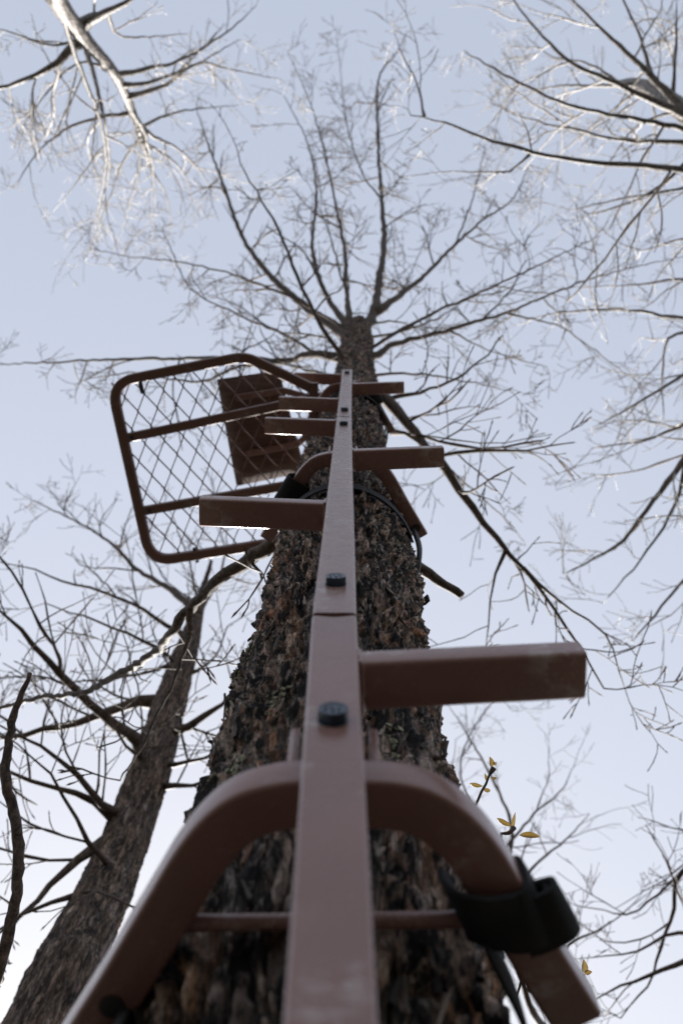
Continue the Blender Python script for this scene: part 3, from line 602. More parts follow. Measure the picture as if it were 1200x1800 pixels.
# ------------------------------------------------------------------ ground
rng = np.random.default_rng(5)
rad = np.r_[0.05, np.geomspace(.3, 900, 60)]; na = 96
V = []
for r_ in rad:
    for k in range(na):
        a = 2*math.pi*k/na; V.append((r_*math.cos(a), r_*math.sin(a) + .5, 0))
V = np.array(V); fall = np.clip(1.0 - np.hypot(V[:, 0], V[:, 1])/300, .15, 1)
V[:, 2] = (fbm(np.c_[V[:, :2]/1.7, np.zeros(len(V))], 3, 3) - .5)*.10*fall
g = MB(); nn = len(rad)
g.add(V, [(i*na+j, (i+1)*na+j, (i+1)*na+(j+1) % na, i*na+(j+1) % na) for i in range(nn-1) for j in range(na)] + [tuple(range(na))])
tag(g.build('ground', GROUNDM, None, 180), kind='structure', label='brown leaf litter forest floor under the trees')

# ------------------------------------------------------------------ the tree that carries the stick
tree = thing('tall_tree', 'tall rough-barked tree with dark flaky trunk carrying the ladder and the platform', 'tree', MAIN_TRUNK[0][:3])
zs = np.r_[np.linspace(-.05, 1.08, 90, endpoint=False), np.arange(1.08, 2.5, .0020), 2.5 + np.cumsum(np.linspace(.0020, .0139, 760))]
zs = zs[zs < MAIN_TRUNK[-1][2]]
trunk, TV, tr0, tnr, tnc = bark_trunk('trunk', MAIN_TRUNK, zs, 430, BARK, tree, .0145, .0165, 3)

def trunk_point(z, th, extra=0.0):
    c = axis_at(MAIN_TRUNK, np.array([z]))[0]
    return np.array((c[0] + math.cos(th)*(c[2] + extra), c[1] + math.sin(th)*(c[2] + extra), z))

# loose flakes of bark, thousands of them
def flakes():
    rng = np.random.default_rng(11); mb = MB()
    tones = [(.022, .018, .016), (.05, .04, .034), (.10, .078, .064), (.20, .165, .14), (.30, .26, .23), (.15, .075, .04), (.11, .055, .03)]
    pr = np.array([.26, .22, .18, .12, .06, .10, .06]); pr /= pr.sum()
    lo, hi = np.searchsorted(zs, 1.1), np.searchsorted(zs, 4.4)
    n = 1800
    zi = (lo + (hi - lo)*rng.random(n)).astype(int); ci = (rng.random(n)*tnc).astype(int)
    for a, c in zip(zi, ci):
        p = TV[a*tnc + c]; th = 2*math.pi*c/tnc
        nrm = np.array((math.cos(th), math.sin(th), 0)); tan = np.array((-math.sin(th), math.cos(th), 0)); upv = np.array((0, 0, 1.))
        tw = rng.normal()*.28; t2 = tan*math.cos(tw) + upv*math.sin(tw); u2 = upv*math.cos(tw) - tan*math.sin(tw)
        w = .0007 + .0017*rng.random()**2; h = .004 + .014*rng.random()**1.8
        lift = (.0005 + .0045*rng.random()**2)*(1 if rng.random() < .65 else -1); th_ = .0007 + .001*rng.random()
        base = p - nrm*.0015; vs = []
        for side in (0, 1):
            for i, u in enumerate((-1, -.1, 1)):
                ww = w*(1, 1.15, .55)[i]*(.7 + .6*rng.random())
                out = (.0018 + lift*u*.7 + abs(lift)*.5 + .0012*(u > 0)) - side*th_*(1.6 if i == 1 else 1)
                for q in (-1, 0, 1):
                    vs.append(base + u2*h*u + t2*ww*q + nrm*(out + (.0009 if q == 0 else 0)) + rng.normal(size=3)*.0003)
        F1 = []
        for i in range(2):
            for q in range(2):
                a0 = i*3+q; F1.append((a0, a0+1, a0+4, a0+3)); F1.append((a0+9, a0+12, a0+13, a0+10))
        rim = [0, 1, 2, 5, 8, 7, 6, 3]
        for x, y in zip(rim, rim[1:] + rim[:1]): F1.append((x, x+9, y+9, y))
        k = tones[rng.choice(len(tones), p=pr)]; s = .75 + .5*rng.random()
        mb.add(vs, F1, [s*x for x in k])
    mb.build('bark_flakes', FLAKE, trunk, 0, 'stuff')
flakes()

# leafy lichen rosettes: ruffled lobes
def lichen(z, th, size, seed):
    rng = np.random.default_rng(seed); mb = MB(); n = int(34*size/.02)
    for _ in range(n):
        dz, dt = rng.normal()*size*1.3, rng.normal()*size*.38
        ri = int(np.clip(np.searchsorted(zs, z + dz), 0, tnr-1)); cj = int(round((th + dt/.12)/(2*math.pi)*tnc)) % tnc
        p = np.array(TV[ri*tnc + cj]) + np.array((math.cos(th), math.sin(th), 0))*.0008
        nr = np.array((math.cos(th + dt/.12), math.sin(th + dt/.12), 0)); tn = np.array((-nr[1], nr[0], 0)); upv = np.array((0, 0, 1.))
        r = .0012 + .0026*rng.random(); a0 = rng.random()*6.28; vs = [p]; m_ = 9
        for ring in (0, 1):
            for j in range(m_):
                a = a0 + 6.28*j/m_; q = r*(.55 if ring == 0 else 1.0)*(.75 + .5*rng.random())
                vs.append(p + tn*math.cos(a)*q + upv*math.sin(a)*q + nr*((.0006 if ring == 0 else .0022)*(.5 + rng.random())))
        Fc = [(0, 1+j, 1+(j+1) % m_) for j in range(m_)] + [(1+j, 1+m_+j, 1+m_+(j+1) % m_, 1+(j+1) % m_) for j in range(m_)]
        mb.add(vs, Fc)
    mb.build('lichen', LICHEN, trunk, 180, 'stuff')
for z, deg, s, sd_ in ((2.02, 203, .020, 1), (1.96, 196, .024, 2), (1.72, 245, .018, 3), (1.62, 232, .016, 4), (2.35, 318, .010, 5), (1.66, 300, .014, 7), (2.62, 235, .012, 8)):
    lichen(z, R(deg), s, sd_)

for k, pts in enumerate(MAIN_LIMBS):
    r0 = pts[0][3]
    near = pts[0][2] < 3.2
    if near and k in (20,): add_limb(tree, pts, BARK_TWIG, 100 + k, 10, 0, amp=.0014, wig=.012)
    elif near: add_limb(tree, pts, BARK_TWIG, 100 + k, 10, .2, .3, .5, 2, .25, amp=.004, wig=.02)
    elif 3.9 < pts[0][2] < 5.2: add_limb(tree, pts, BARK_TWIG, 100 + k, 8, .55, .55, .5, 2, .2)
    else: add_limb(tree, pts, BARK_TWIG, 100 + k, 9 if r0 > .02 else 6, .52, .8 if r0 > .015 else .6, .8, 2, .15)

# ------------------------------------------------------------------ trees around
GT = 'bare trees around the stand'
def bare_tree(label, axis, limbs, mat, lmat, seed, zlo, zhi, nr, nc, amp, dens, tl, lv=2, grp=GT):
    t = thing('bare_tree', label, 'tree', axis[0][:3], grp)
    z = np.r_[np.linspace(axis[0][2], zlo, 24, endpoint=False), np.linspace(zlo, zhi, nr)]
    bark_trunk('trunk', axis, z, nc, mat, t, amp, .03, seed, .004)
    for k, pts in enumerate(limbs):
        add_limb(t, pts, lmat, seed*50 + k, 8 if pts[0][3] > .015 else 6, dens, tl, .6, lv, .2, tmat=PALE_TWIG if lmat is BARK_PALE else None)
    return t
bare_tree('slimmer brown-barked tree standing behind the left side of the trunk', LEFT_TRUNK, LEFT_LIMBS, BARK_LEFT, BARK_TWIG, 21, 2.2, LEFT_TRUNK[-1][2]-.01, 620, 150, .009, .60, .75)
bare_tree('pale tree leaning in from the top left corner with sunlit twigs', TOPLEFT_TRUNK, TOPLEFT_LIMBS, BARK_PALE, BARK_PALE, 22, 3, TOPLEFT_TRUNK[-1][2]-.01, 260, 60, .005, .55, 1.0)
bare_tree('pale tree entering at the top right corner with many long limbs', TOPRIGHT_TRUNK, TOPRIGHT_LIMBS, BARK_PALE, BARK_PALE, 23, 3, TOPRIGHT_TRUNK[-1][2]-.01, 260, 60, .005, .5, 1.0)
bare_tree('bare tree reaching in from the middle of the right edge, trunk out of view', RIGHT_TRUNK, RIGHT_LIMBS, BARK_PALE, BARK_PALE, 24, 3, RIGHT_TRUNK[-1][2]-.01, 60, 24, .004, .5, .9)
bare_tree('thin bare tree whose twigs enter at the lower right edge', FAR_TRUNK, FAR_LIMBS, BARK_LEFT, BARK_TWIG, 25, 3, FAR_TRUNK[-1][2]-.01, 60, 24, .003, .4, .7)
bare_tree('thin bare tree far behind the bent bracket on the right', BACK_TRUNK, BACK_LIMBS, BARK_LEFT, BARK_TWIG, 26, 3, BACK_TRUNK[-1][2]-.01, 60, 24, .003, .45, .9)

# a thin dead stem close by on the left
t = thing('dead_sapling', 'thin dark crooked dead stem at the left edge', 'sapling', NEAR_STEM[0][:3])
rng = np.random.default_rng(77); mb = MB()
tube(mb, wiggle(NEAR_STEM, .012, .0022, rng), 9, rng, .16); mb.build('stem', BARK_TWIG, t, 180)

# a young shrub coming into leaf behind the trunk on the right
t = thing('leafing_shrub', 'young shrub with small yellow opening leaves beside the trunk on the right', 'shrub', SHRUB[0][0][:3])
for k, pts in enumerate(SHRUB):
    rng = np.random.default_rng(80 + k); mb = MB()
    tube(mb, wiggle(pts, .012, .0008, rng), 7, rng, .1); mb.build('stem', BARK_TWIG, t, 180)
for k, (bs, tp, w) in enumerate(LEAVES):
    rng = np.random.default_rng(90 + k); mb = MB()
    a, c = np.array(bs), np.array(tp); ax = c - a; L = np.linalg.norm(ax); ax /= L
    vw = np.array((.14, .55, .82))       # leaves hold their blades to the light overhead
    sd_ = np.cross(ax, vw + (rng.random(3) - .5)*.9); sd_ /= np.linalg.norm(sd_); nr = np.cross(sd_, ax)
    rows = []; K = 7
    for i in range(K):
        u = i/(K-1); hw = w*.5*(math.sin(math.pi*u**.85)**.8 if 0 < i < K-1 else .06)
        mid = a + ax*L*u + nr*L*.10*math.sin(math.pi*u)
        rows += [mid - sd_*hw + nr*hw*.45, mid, mid + sd_*hw + nr*hw*.45]
    n0 = len(rows); rows += [r_ - nr*.0003 for r_ in rows]
    Fc = []
    for i in range(K-1):
        for j in range(2):
            q = i*3+j; Fc.append((q, q+1, q+4, q+3)); Fc.append((n0+q, n0+q+3, n0+q+4, n0+q+1))
    rim = [i*3 for i in range(K)] + [i*3+2 for i in reversed(range(K))]
    rim = rim[:K] + [(K-1)*3+1] + rim[K:] + [1]
    for x, y in zip(rim, rim[1:] + rim[:1]): Fc.append((x, x+n0, y+n0, y))
    mb.add(rows, Fc); mb.build('leaf', LEAF, t, 180)

# ------------------------------------------------------------------ the climbing stick
W = .032
J0, J1, J2, J3 = (np.array(p) for p in ((.0012, .2428, -.02), (-.0053, .2508, 1.579), (.0055, .330, 3.004), (.0186, .358, 4.174)))
stick = thing('climbing_stick', 'brown powder-coated climbing stick, a single rail with alternating steps bolted in sections', 'ladder', tuple(J0 + np.array((0, W/2, 0))))
def rail_at(z):
    for a, c in ((J0, J1), (J1, J2), (J2, J3)):
        if z <= c[2] or c is J3: return a + (c - a)*((z - a[2])/(c[2] - a[2]))

bolt_me = None
def make_bolt_mesh():
    mb = MB(); Rc, H = .0091, .0062
    for k in range(6): pass
    def ring(r, y, n=24, hexa=True):
        out = []
        for i in range(n):
            a = 2*math.pi*i/n
            rr = r*math.cos(R(30))/math.cos(((a + R(30)) % R(60)) - R(30)) if hexa else r
            out.append((rr*math.cos(a), y, rr*math.sin(a)))
        return out
    rings = [ring(.0088, .0006, hexa=False), ring(.0088, -.0010, hexa=False), ring(.0080, -.0012, hexa=False), ring(Rc, -.0013), ring(Rc, -.0013-H*.85), ring(Rc*.91, -.0013-H, hexa=False), ring(Rc*.80, -.0013-H, hexa=False), ring(Rc*.78, -.0013-H+.0003, hexa=False)]
    V = [p for r_ in rings for p in r_]; n = 24
    Fc = [(i*n+j, i*n+(j+1) % n, (i+1)*n+(j+1) % n, (i+1)*n+j) for i in range(len(rings)-1) for j in range(n)]
    Fc.append(tuple((len(rings)-1)*n + j for j in range(n)))
    mb.add(V, Fc)
    for x, z_, sx, sz in ((-.0042, .0016, .0011, .0016), (-.0010, .0016, .0011, .0016), (.0030, .0018, .0009, .0022), (-.0040, -.0026, .0012, .0012), (.0006, -.0028, .0016, .0009), (.0040, -.0024, .0009, .0014)):
        y0, y1 = -.0013-H+.0006, -.0013-H-.0004
        P8 = [(x+a*sx, y, z_+c*sz) for y in (y0, y1) for a, c in ((-.5, -.5), (.5, -.5), (.5, .5), (-.5, .5))]
        mb.add(P8, [(4, 5, 6, 7), (0, 1, 5, 4), (1, 2, 6, 5), (2, 3, 7, 6), (3, 0, 4, 7)])
    me = bpy.data.meshes.new('bolt'); me.from_pydata(np.vstack(mb.v).tolist(), [], mb.f); me.materials.append(STEEL)
    me.polygons.foreach_set('use_smooth', [True]*len(me.polygons)); me.set_sharp_from_angle(angle=R(28)); me.update()
    return me
bolt_me = make_bolt_mesh()

def rail(a, c, gap_lo=0.0):
    ax = c - a; L = np.linalg.norm(ax); ax = ax/L
    off = np.array((0, W/2, 0))
    lo = a + ax*gap_lo + off; hi = c - ax*.0005 + off
    mb = MB()
    # tube with a hollow, slightly dished top end
    n = max(2, int(L/.05)); path = [lo + (hi - lo)*i/n for i in range(n+1)]
    prof = rrect_fine(W, W, .0030, 4, 8)
    sweep(mb, path, prof, up=(0, -1, 0), caps=False)
    inner = rrect_fine(W-.005, W-.005, .002, 4, 8)
    sweep(mb, [hi, hi - ax*.03], inner, up=(0, -1, 0), caps=False)
    sweep(mb, [lo, lo + ax*.03], inner, up=(0, -1, 0), caps=False)
    M = len(prof)
    for blk, row in ((0, n), (1, 0)):             # the saw-cut end dips between the corners
        for j in range(M):
            v_ = mb.v[blk][row*M + j]; x_ = (v_[0] - hi[0])/(W/2); y_ = (v_[1] - hi[1])/(W/2)
            v_[2] -= .0055*max(0, 1 - min(abs(x_), abs(y_))**2)*(1 if abs(y_) > abs(x_) else .2)
    base_hi = n*M; i1 = (n+1)*M
    mb.f += [(base_hi+j, base_hi+(j+1) % M, i1+(j+1) % M, i1+j) for j in range(M)]
    i2 = i1 + 2*M
    mb.f += [(j, i2+j, i2+(j+1) % M, (j+1) % M) for j in range(M)]
    return mb.build('rail', PAINT, stick, 40)
rails = [rail(J0, J1), rail(J1, J2, .0034), rail(J2, J3, .0026)]
for r_, c, lo, hi in ((rails[0], J1, -.05, .05), (rails[1], J2, -.05, .05)):
    mb = MB(); o_ = np.array((0, W/2, 0)); d_ = (J2 - J1)/np.linalg.norm(J2 - J1)
    sweep(mb, [c + o_ + d_*lo, c + o_ + d_*hi], rrect(W-.0052, W-.0052, .003, 4), up=(0, -1, 0))
    mb.build('joint_insert', PAINT_DARK, r_, 40)
for z, ri in ((1.408, 0), (1.661, 1), (2.836, 1), (3.098, 2), (4.02, 2), (.45, 0)):
    p = rail_at(z); d_ = [(J1-J0), (J2-J1), (J3-J2)][ri]
    o = instance(bolt_me, 'bolt', rails[ri], tuple(p + np.array((0, .0003, 0))), (-math.atan2(d_[1], d_[2]), R(random.Random(z).uniform(-20, 20)), 0))
mb = MB()
sweep(mb, [J3 + np.array((0, W/2, -.012)), J3 + np.array((0, W/2, -.004))], rrect(W-.0052, W-.0052, .003, 4), up=(0, -1, 0)); mb.build('end_plug', RUBBER, rails[2], 40)

# steps: a rectangular tube with a closed outer end, welded to the rail's side
SD, SH, SL = .034, .022, .149
mb = MB()
prof = rrect(SD, SH, .0035, 4)
sweep(mb, [(x, 0, 0) for x in (.0005, .01, .05, .10, SL-.0012, SL)], prof, up=(0, 0, 1), scale=[1, 1, 1, 1, 1, .955])
for sgn in (1,):       # weld bead at the root
    bead = []
    for i in range(26):
        a = 2*math.pi*i/26; y = SD/2*max(-1, min(1, 1.35*math.cos(a))); z_ = SH/2*max(-1, min(1, 1.35*math.sin(a)))
        bead.append((.0012 + .0006*math.sin(i*2.3), y*1.01, z_*1.01))
    bead.append(bead[0])
    sweep(mb, bead, circle(.0021, 7), up=(1, 0, 0), caps=False)
step_me = mb.build('step', PAINT, stick, 40).data
first = bpy.data.objects[-1] if False else [o for o in COL.objects if o.data is step_me][0]
step_me.transform(Matrix.Translation(wloc(stick)))      # local to the step itself
used = False
for z, s in ((.57, 1), (1.02, -1), (1.497, 1), (2.025, -1), (2.484, 1), (2.95, -1), (3.355, -1), (3.735, 1), (4.025, -1)):
    p = rail_at(z) + np.array((s*W/2, .0035 + SD/2, SH/2))
    if not used: o = first; o.location = Vector(p) - wloc(stick); used = True
    else: o = instance(step_me, 'step', stick, tuple(p))
    yaw, tilt = R(1.6), R(3.2)
    if s > 0: o.rotation_euler = (0, -tilt, -yaw)
    else: o.rotation_euler = (0, -tilt, math.pi + yaw)

# stand-off brackets that hug the trunk
BR = np.array(BRACKET_R); BL = np.array(BRACKET_L)
def bracket(z, side, hgt=.026, wid=.030):
    p = rail_at(z); sh = p - rail_at(1.384); sh[2] = z - 1.384 + hgt/2
    mb = MB(); prof = rrect(wid, hgt, .0032, 4)
    ext = BL[-1] + (BL[-1] - BL[-2])*(1.0 if z < 2 else .04)
    path = np.vstack([ext, BL[::-1], BR]) + sh
    path = smooth_path(path, 5)
    hole_at = (path[8],) if side < 0 else (path[-4],)
    sweep(mb, path, prof, up=(0, 0, 1))
    o = mb.build('bracket', PAINT, stick, 40)
    rb = MB(); a = np.array(ROD[0]) + sh; c = np.array(ROD[1]) + sh
    sweep(rb, [a + (c-a)*k/4 for k in range(5)], circle(.0050, 12), up=(0, 0, 1)); rb.build('cross_rod', PAINT, o, 60)
    # upright gusset plates each side of the rail, on top of the bracket
    for s in (-1, 1):
        gb = MB(); q = p + np.array((s*(W/2 + .0078), W + .010, 0)); q[2] = z + hgt
        sweep(gb, [q + np.array((0, 0, -.012)), q + np.array((0, 0, .040)), q + np.array((0, .004, .046))], rrect(.005, .030, .0018, 3), up=(0, 1, 0))
        gb.build('gusset', PAINT, o, 40)
    for q in hole_at:
        hb = MB(); sweep(hb, [q + np.array((0, 0, -hgt/2-.0012)), q + np.array((0, 0, hgt/2 + .0012))], circle(.0075, 18), up=(0, 1, 0)); hb.build('dark_hole_plug', RUBBER, o, 40)  # solid black plug, its colour standing for the dark of an open hole
    return path
paths = [bracket(1.384, -1), bracket(2.63, 1, .024, .0245), bracket(4.0, -1, .024, .0245)]
# flat plate behind the very top of the rail
mb = MB(); p = rail_at(4.15)
sweep(mb, [p + np.array((-.045, W + .012, 0)), p + np.array((.042, W + .012, 0))], rrect(.02, .02, .003, 3)); mb.build('top_plate', PAINT, stick, 40)

# ------------------------------------------------------------------ straps
def ribbon(mb, path, nrm, width, thick):
    """flat webbing: path points, outward normals, width across"""
    Pq = np.asarray(path, float); Nq = np.asarray(nrm, float); T = np.gradient(Pq, axis=0); V = []
    for p, n, t in zip(Pq, Nq, T):
        t = t/np.linalg.norm(t); n = n - np.dot(n, t)*t; n /= np.linalg.norm(n); b = np.cross(t, n)
        for a, c in ((-1, -1), (-1, 1), (-.5, 1.25), (0, 1.3), (.5, 1.25), (1, 1), (1, -1), (0, -1)):
            V.append(p + b*a*width/2 + n*c*thick/2)
    M = 8; L = len(Pq)
    mb.add(V, [(i*M+j, i*M+(j+1) % M, (i+1)*M+(j+1) % M, (i+1)*M+j) for i in range(L-1) for j in range(M)] + [tuple(range(M))[::-1], tuple((L-1)*M+j for j in range(M))])
GS = 'straps lashing the stick to the trunk'

def band(root, z0, th0, th1, dz, width, extra=.004, name='band'):
    n = 60; pts = []; nr = []
    for i in range(n+1):
        u = i/n; th = th0 + (th1 - th0)*u
        pts.append(trunk_point(z0 + dz*u, th, extra)); nr.append((math.cos(th), math.sin(th), 0))
    mb = MB(); ribbon(mb, pts, nr, width, .0026); return mb.build(name, WEB, root, 50)

def wrap(root, path, i, width, loops=1.0, out=.0):
    """closed loop of wide webbing round the arm at path[i]"""
    t = path[min(i+2, len(path)-1)] - path[i-2]; t /= np.linalg.norm(t)
    s = np.cross(t, (0, 0, 1.)); s /= np.linalg.norm(s); mb = MB()
    pts = []; nr = []; K = 40
    for k in range(K+1):
        a = 2*math.pi*k/K
        ex = .0200 + .004*math.cos(3*a + 1); ez = .0185
        cx = np.sign(math.cos(a))*abs(math.cos(a))**.6; cz = np.sign(math.sin(a))*abs(math.sin(a))**.6
        pts.append(path[i] + s*cx*ex + np.array((0, 0, 1))*cz*ez + t*.002*math.sin(a)); nr.append(s*math.cos(a) + np.array((0, 0, 1))*math.sin(a))
    ribbon(mb, pts, nr, width, .0030); return mb.build('loop', WEB, root, 60)

def hook(root, top, drop, sgn):
    mb = MB(); q = np.array(top)
    pts = [q + np.array((0, .004, .016)), q + np.array((sgn*.008, .002, .020)), q + np.array((sgn*.012, .0, .006)), q + np.array((sgn*.009, .004, -.014)), q + np.array((sgn*.002, .010, -.03)), q + np.array(drop)*.6, q + np.array(drop)]
    sweep(mb, smooth_path(pts, 5), circle(.0048, 9), up=(.2, .9, .1)); return mb.build('hook', RUBBER, root, 60)

def closest_index(path, x): return int(np.argmin(np.abs(path[:, 0] - x)))

# lowest strap: wide loop on the right arm, hook at the left arm's dark hole plug
s1 = thing('webbing_strap', 'wide black webbing strap looped over the lowest bracket near the camera', 'strap', tuple(trunk_point(1.40, R(0))), GS)
pa = paths[0]
def strap_low():
    i = closest_index(pa, .098); c = pa[i]
    # a wide fold lying flat under the arm, round its outside and back over the top
    pts = [(.0650, .3560, 1.4040), (.0650, .3560, 1.3900), (.0675, .3560, 1.3820), (.0750, .3565, 1.3792), (.086, .3580, 1.3785), (.0970, .3585, 1.3782), (.1050, .3565, 1.3790), (.1100, .3540, 1.3825), (.1115, .3533, 1.3900), (.1115, .3533, 1.4030), (.1095, .3543, 1.4105), (.101, .3590, 1.4128), (.091, .3640, 1.4130)]
    pts = smooth_path(np.array(pts), 5); ac = np.array((.0961, .3605, 1.397)); an = np.array((.88, -.48, 0))
    nr = np.array([np.dot(q - ac, an)*an*.8 + np.array((0, 0, q[2] - ac[2]))*1.3 for q in pts])     # outward from the arm's axis
    mb = MB(); ribbon(mb, pts, nr, .037, .0032); mb.build('loop', WEB, s1, 60)
    # the loose tail doubled back over the outside
    mb = MB()
    for k in range(2):
        g_ = .0050*k; o2 = np.array((-.88, .48, 0))*g_
        pts = [np.array(q) + o2 for q in ((.104, .3640, 1.3805), (.1150, .3590, 1.3810), (.1225, .3555, 1.3825), (.1262, .3537, 1.3875), (.1245, .3548, 1.3925), (.1170, .3585, 1.3945), (.108, .3630, 1.3950))]
        pts = smooth_path(np.array(pts), 5); nr = pts - np.array((.116, .359, 1.3878)) - o2
        ribbon(mb, pts, nr, .034 - .002*k, .0030)
    mb.build('fold', WEB, s1, 60)
    # band from the loop back round the trunk to the left arm
    pts = [(.080, .372, 1.390), (.090, .394, 1.391), (.103, .424, 1.394), (.111, .455, 1.398)] + [tuple(trunk_point(1.40, R(a), .006)) for a in range(4, 181, 12)] + [(-.150, .455, 1.40), (-.1455, .438, 1.398)]
    pts = smooth_path(np.array(pts), 3); nr = pts - np.array((-.012, .494, 1.40)); nr[:, 2] = 0
    mb = MB(); ribbon(mb, pts, nr, .038, .003); mb.build('band', WEB, s1, 60)
    hook(s1, (-.1345, .421, 1.392), (-.012, .034, -.004), 1)
strap_low()

def strap_mid(s, path, z, left=True):
    i = closest_index(path, -.088 if left else .09)
    wrap(s, path, i, .052)
    band(s, z + .02, R(182 if left else 0), R(0 if left else 182), .0, .028)
    # narrow cord crossing the front of the trunk below the rod and falling to the far hook
    pts = [path[i] + np.array((.012, .02, -.006))]
    for k in range(0, 13):
        a = R(205 + 140*k/12); pts.append(trunk_point(z - .03 - .055*max(0, k-5)/7 , a, .004))
    pts = smooth_path(np.array(pts), 4); c = axis_at(MAIN_TRUNK, np.array([z]))[0]
    nr = pts - np.array((c[0], c[1], 0)); nr[:, 2] = 0
    mb = MB(); ribbon(mb, pts, nr, .034, .003); mb.build('tie', WEB, s, 60)
    e = path[-4]
    mb = MB(); cord = [e + np.array((.004, .002, .030)), e + np.array((-.006, .004, .032)), e + np.array((-.008, .002, .0)), e + np.array((-.003, .006, -.03)), e + np.array((.002, .022, -.065)), e + np.array((-.002, .045, -.095)), e + np.array((-.010, .070, -.110))]
    sweep(mb, smooth_path(cord, 6), circle(.0050, 10), up=(.2, .9, .1)); mb.build('hook', RUBBER, s, 60)
s2 = thing('webbing_strap', 'black strap on the middle bracket, level with the mesh platform, hooked on the right', 'strap', tuple(trunk_point(2.6, 0)), GS)
strap_mid(s2, paths[1], 2.60)
s3 = thing('webbing_strap', 'highest black strap wound round the upper trunk near the ladder top', 'strap', tuple(trunk_point(3.97, 0)), GS)
def strap_top():
    p3 = paths[2]
    wrap(s3, p3, closest_index(p3, .10), .045)
    band(s3, 3.99, R(150), R(395), -.02, .042, .006)
    band(s3, 3.93, R(322), R(385), -.05, .055, .010, 'fold')
    hook(s3, p3[8] + np.array((0, 0, -.01)), (-.01, .03, .0), 1)
strap_top()

s4 = thing('strap_tail', 'small square black strap end sticking out at the right edge of the trunk', 'strap', tuple(trunk_point(2.29, R(8))))
pts = [trunk_point(2.30, R(60 - 56*k/7), -.004 + .004*k/7) for k in range(8)] + [trunk_point(2.30, R(0), .004), trunk_point(2.30, R(-3), .011)]
nr = [(math.cos(R(40)), math.sin(R(40)), 0)]*len(pts)
nr = [p - np.array((.004, .498, 2.30)) for p in pts[:8]] + [np.array((.3, -1, 0))]*2
mb = MB(); ribbon(mb, np.array(pts), nr, .024, .0035); mb.build('webbing', WEB, s4, 50)

# ------------------------------------------------------------------ the hang-on stand
stand = thing('tree_stand', 'brown metal hang-on tree stand with diamond mesh platform and seat, left of the trunk', 'tree stand', (-.09, .53, 3.88))
PF = [np.array(p) for p in PLATFORM]
def rounded(poly, radii, n=6):
    out = [poly[0]]
    for a, c, e, r in zip(poly, poly[1:], poly[2:], radii):
        u = (a-c)/np.linalg.norm(a-c); v = (e-c)/np.linalg.norm(e-c)
        rr = min(r, .45*np.linalg.norm(a-c), .45*np.linalg.norm(e-c))
        s, f = c + u*rr, c + v*rr
        for i in range(n+1):
            q = i/n; out.append((1-q)**2*s + 2*q*(1-q)*c + q*q*f)
    out.append(poly[-1]); return out
TW, THH = .030, .030
corner = [PF[0], PF[1], (np.array(PF[2]) + PF[3])/2 + np.array((-.012, -.014, 0)), (PF[4] + PF[5])/2 + np.array((-.012, .016, 0)), PF[6], np.array((-.075, .66, 3.9))]
up_ = np.array((0, 0, THH/2))
fpath = rounded([c + up_ for c in corner], (.035, .075, .075, .035), 8)
fine_path = []
for a, c in zip(fpath, fpath[1:]):
    k = max(1, int(np.linalg.norm(c-a)/.05))
    fine_path += [a + (c-a)*i/k for i in range(k)]
fine_path.append(fpath[-1])
mb = MB(); sweep(mb, fine_path, rrect(TW, THH, .006, 4)); mb.build('platform_frame', PAINT_DARK, stand, 40)
for a, c in BARS:
    a, c = np.array(a) + up_, np.array(c) + up_; e = a + (c-a)*1.18
    mb = MB(); sweep(mb, [a + (e-a)*i/6 for i in range(7)], rrect(TW*.92, THH*.92, .005, 4)); o = mb.build('cross_bar', PAINT_DARK, stand, 40)
    mb = MB(); q = a + (c-a)*.05; sweep(mb, [q + np.array((0, 0, -THH/2-.003)), q + np.array((0, 0, -THH/2+.004))], circle(.006, 6), up=(0, 1, 0)); mb.build('rivet', STEEL, o, 30)
# tongue that carries the frame to the post on the trunk
mb = MB(); sweep(mb, [(-.085, .37, 3.915), (-.085, .53, 3.915), (-.075, .67, 3.915)], rrect(TW, THH, .005, 3)); mb.build('mount_bar', PAINT_DARK, stand, 40)
mb = MB(); sweep(mb, [(-.092, .53, 3.86), (-.086, .53, 4.2), (-.08, .53, 4.75)], rrect(.032, .032, .005, 3), up=(0, 1, 0)); mb.build('post', PAINT_DARK, stand, 40)

# expanded-metal mesh: zigzag strands that touch at the knuckles
q_ax = np.array(corner[3] - corner[2]); q_ax /= np.linalg.norm(q_ax)
p_ax = np.array((q_ax[1], -q_ax[0], 0)); p_ax = p_ax if p_ax[0] > 0 else -p_ax
p_ax = p_ax + q_ax*(-.02); p_ax /= np.linalg.norm(p_ax)
poly = [np.array(c[:2]) for c in corner]
def inside(p):
    n = len(poly); c = False; j = n-1
    for i in range(n):
        if (poly[i][1] > p[1]) != (poly[j][1] > p[1]) and p[0] < (poly[j][0]-poly[i][0])*(p[1]-poly[i][1])/(poly[j][1]-poly[i][1]) + poly[i][0]: c = not c
        j = i
    return c
org = np.array(corner[2]); SP, LP = .0302, .0505
for j in range(-1, 24):
    runs = []; cur = []
    pts = []
    for k in range(-4, 19):
        ph = (k + j) % 2
        a = org + p_ax*(SP*(j + (1 if ph else 0)) + (.0011 if not ph else -.0011)) + q_ax*LP*k
        # short flat knuckle at each bond
        pts += [a - q_ax*.0035, a + q_ax*.0035]
    for a, c in zip(pts, pts[1:]):
        m_ = 4
        for i in range(m_):
            u = a + (c-a)*i/m_
            if inside(u): cur.append(u)
            elif len(cur) > 1: runs.append(cur); cur = []
            else: cur = []
    if len(cur) > 1: runs.append(cur)
    if not runs: continue
    mb = MB()
    for rn in runs:
        rn = [np.array((x, y, 3.9 + .0225)) for x, y, _ in rn]
        sweep(mb, rn, rrect(.0030, .0075, .0008, 1))
    mb.build('mesh_strand', PAINT_DARK, stand, 30)

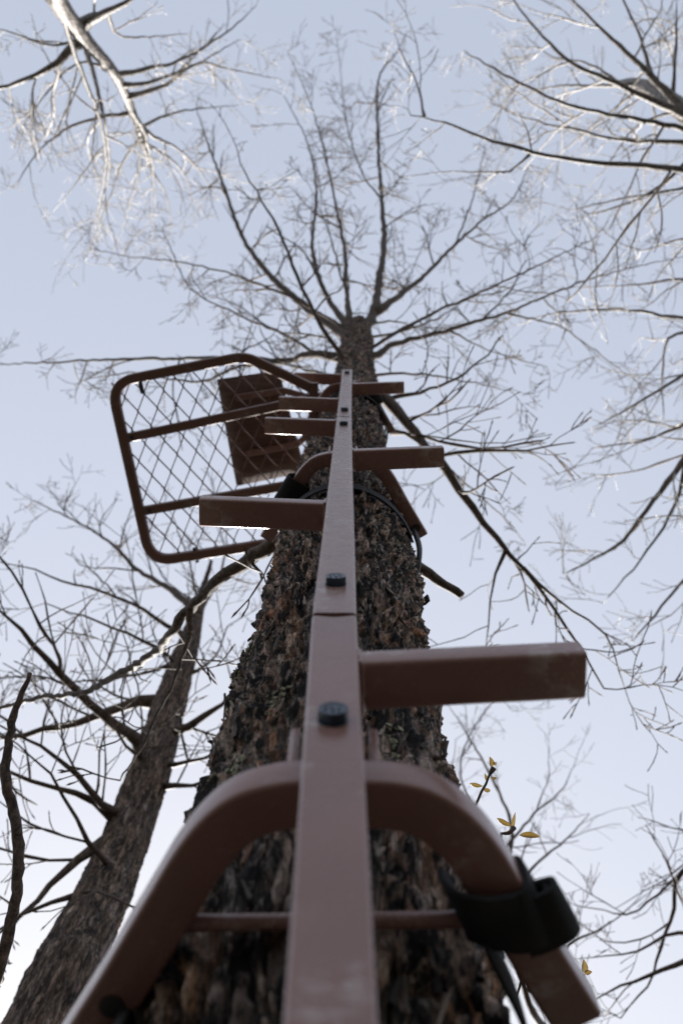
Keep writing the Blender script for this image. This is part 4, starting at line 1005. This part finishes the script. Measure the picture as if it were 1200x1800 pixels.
# knobs where the side cables are clipped
for px in ((-.607, .378, 3.9), (-.4605, .9135, 3.9)):
    c = np.array(px); mb = MB(); d_ = np.array((.18, .98, 0)); d_ /= np.linalg.norm(d_)
    sweep(mb, [c + up_ - d_*.024, c + up_ - d_*.017, c + up_ + d_*.017, c + up_ + d_*.026], circle(.0068, 10), up=(0, 0, 1), scale=[.75, 1, 1, .7]); mb.build('clip_knob', RUBBER, stand, 40)

# seat: padded pan on two bent arms
S = [np.array(p) for p in SEAT]
def bil(u, v): return (1-u)*(1-v)*S[0] + u*(1-v)*S[1] + u*v*S[2] + (1-u)*v*S[3]
mb = MB(); nu, nv = 18, 24; V = []
for side in (0, 1):
    for i in range(nu+1):
        for j in range(nv+1):
            u, v = i/nu, j/nv; e = min(u, 1-u)*nu/3; f_ = min(v, 1-v)*nv/3
            ed = min(1, e)**.5*min(1, f_)**.5
            z_ = (.020*ed + .012*math.sin(math.pi*u)*math.sin(math.pi*v))*(1 if side else -1)
            sag = -.012*math.sin(math.pi*v) + .006*math.cos(v*18)*ed*(1-side)
            V.append(bil(u, v) + np.array((0, 0, .022 + z_ + sag)))
n1 = (nu+1)*(nv+1); Fc = []
for i in range(nu):
    for j in range(nv):
        q = i*(nv+1)+j; Fc.append((q, q+nv+1, q+nv+2, q+1)); q += n1; Fc.append((q, q+1, q+nv+2, q+nv+1))
mb.add(V, Fc); seat = mb.build('seat', FABRIC, stand, 180)
for v in (.18, .70):
    mb = MB(); a = bil(.25, v) + np.array((0, 0, -.018)); c = bil(1.0, v) + np.array((.0, 0, -.018)); e = np.array((-.082, .53 + (.045 if v > .5 else -.045), 4.36))
    sweep(mb, [a, (a+c)/2, c, c + (e-c)*.5, e], rrect(.022, .022, .004, 3)); mb.build('seat_arm', PAINT_DARK, seat, 40)
mb = MB(); sweep(mb, [np.array((-.082, .46, 4.36)), np.array((-.082, .60, 4.36))], rrect(.024, .024, .004, 3)); mb.build('seat_hinge', PAINT_DARK, seat, 40)
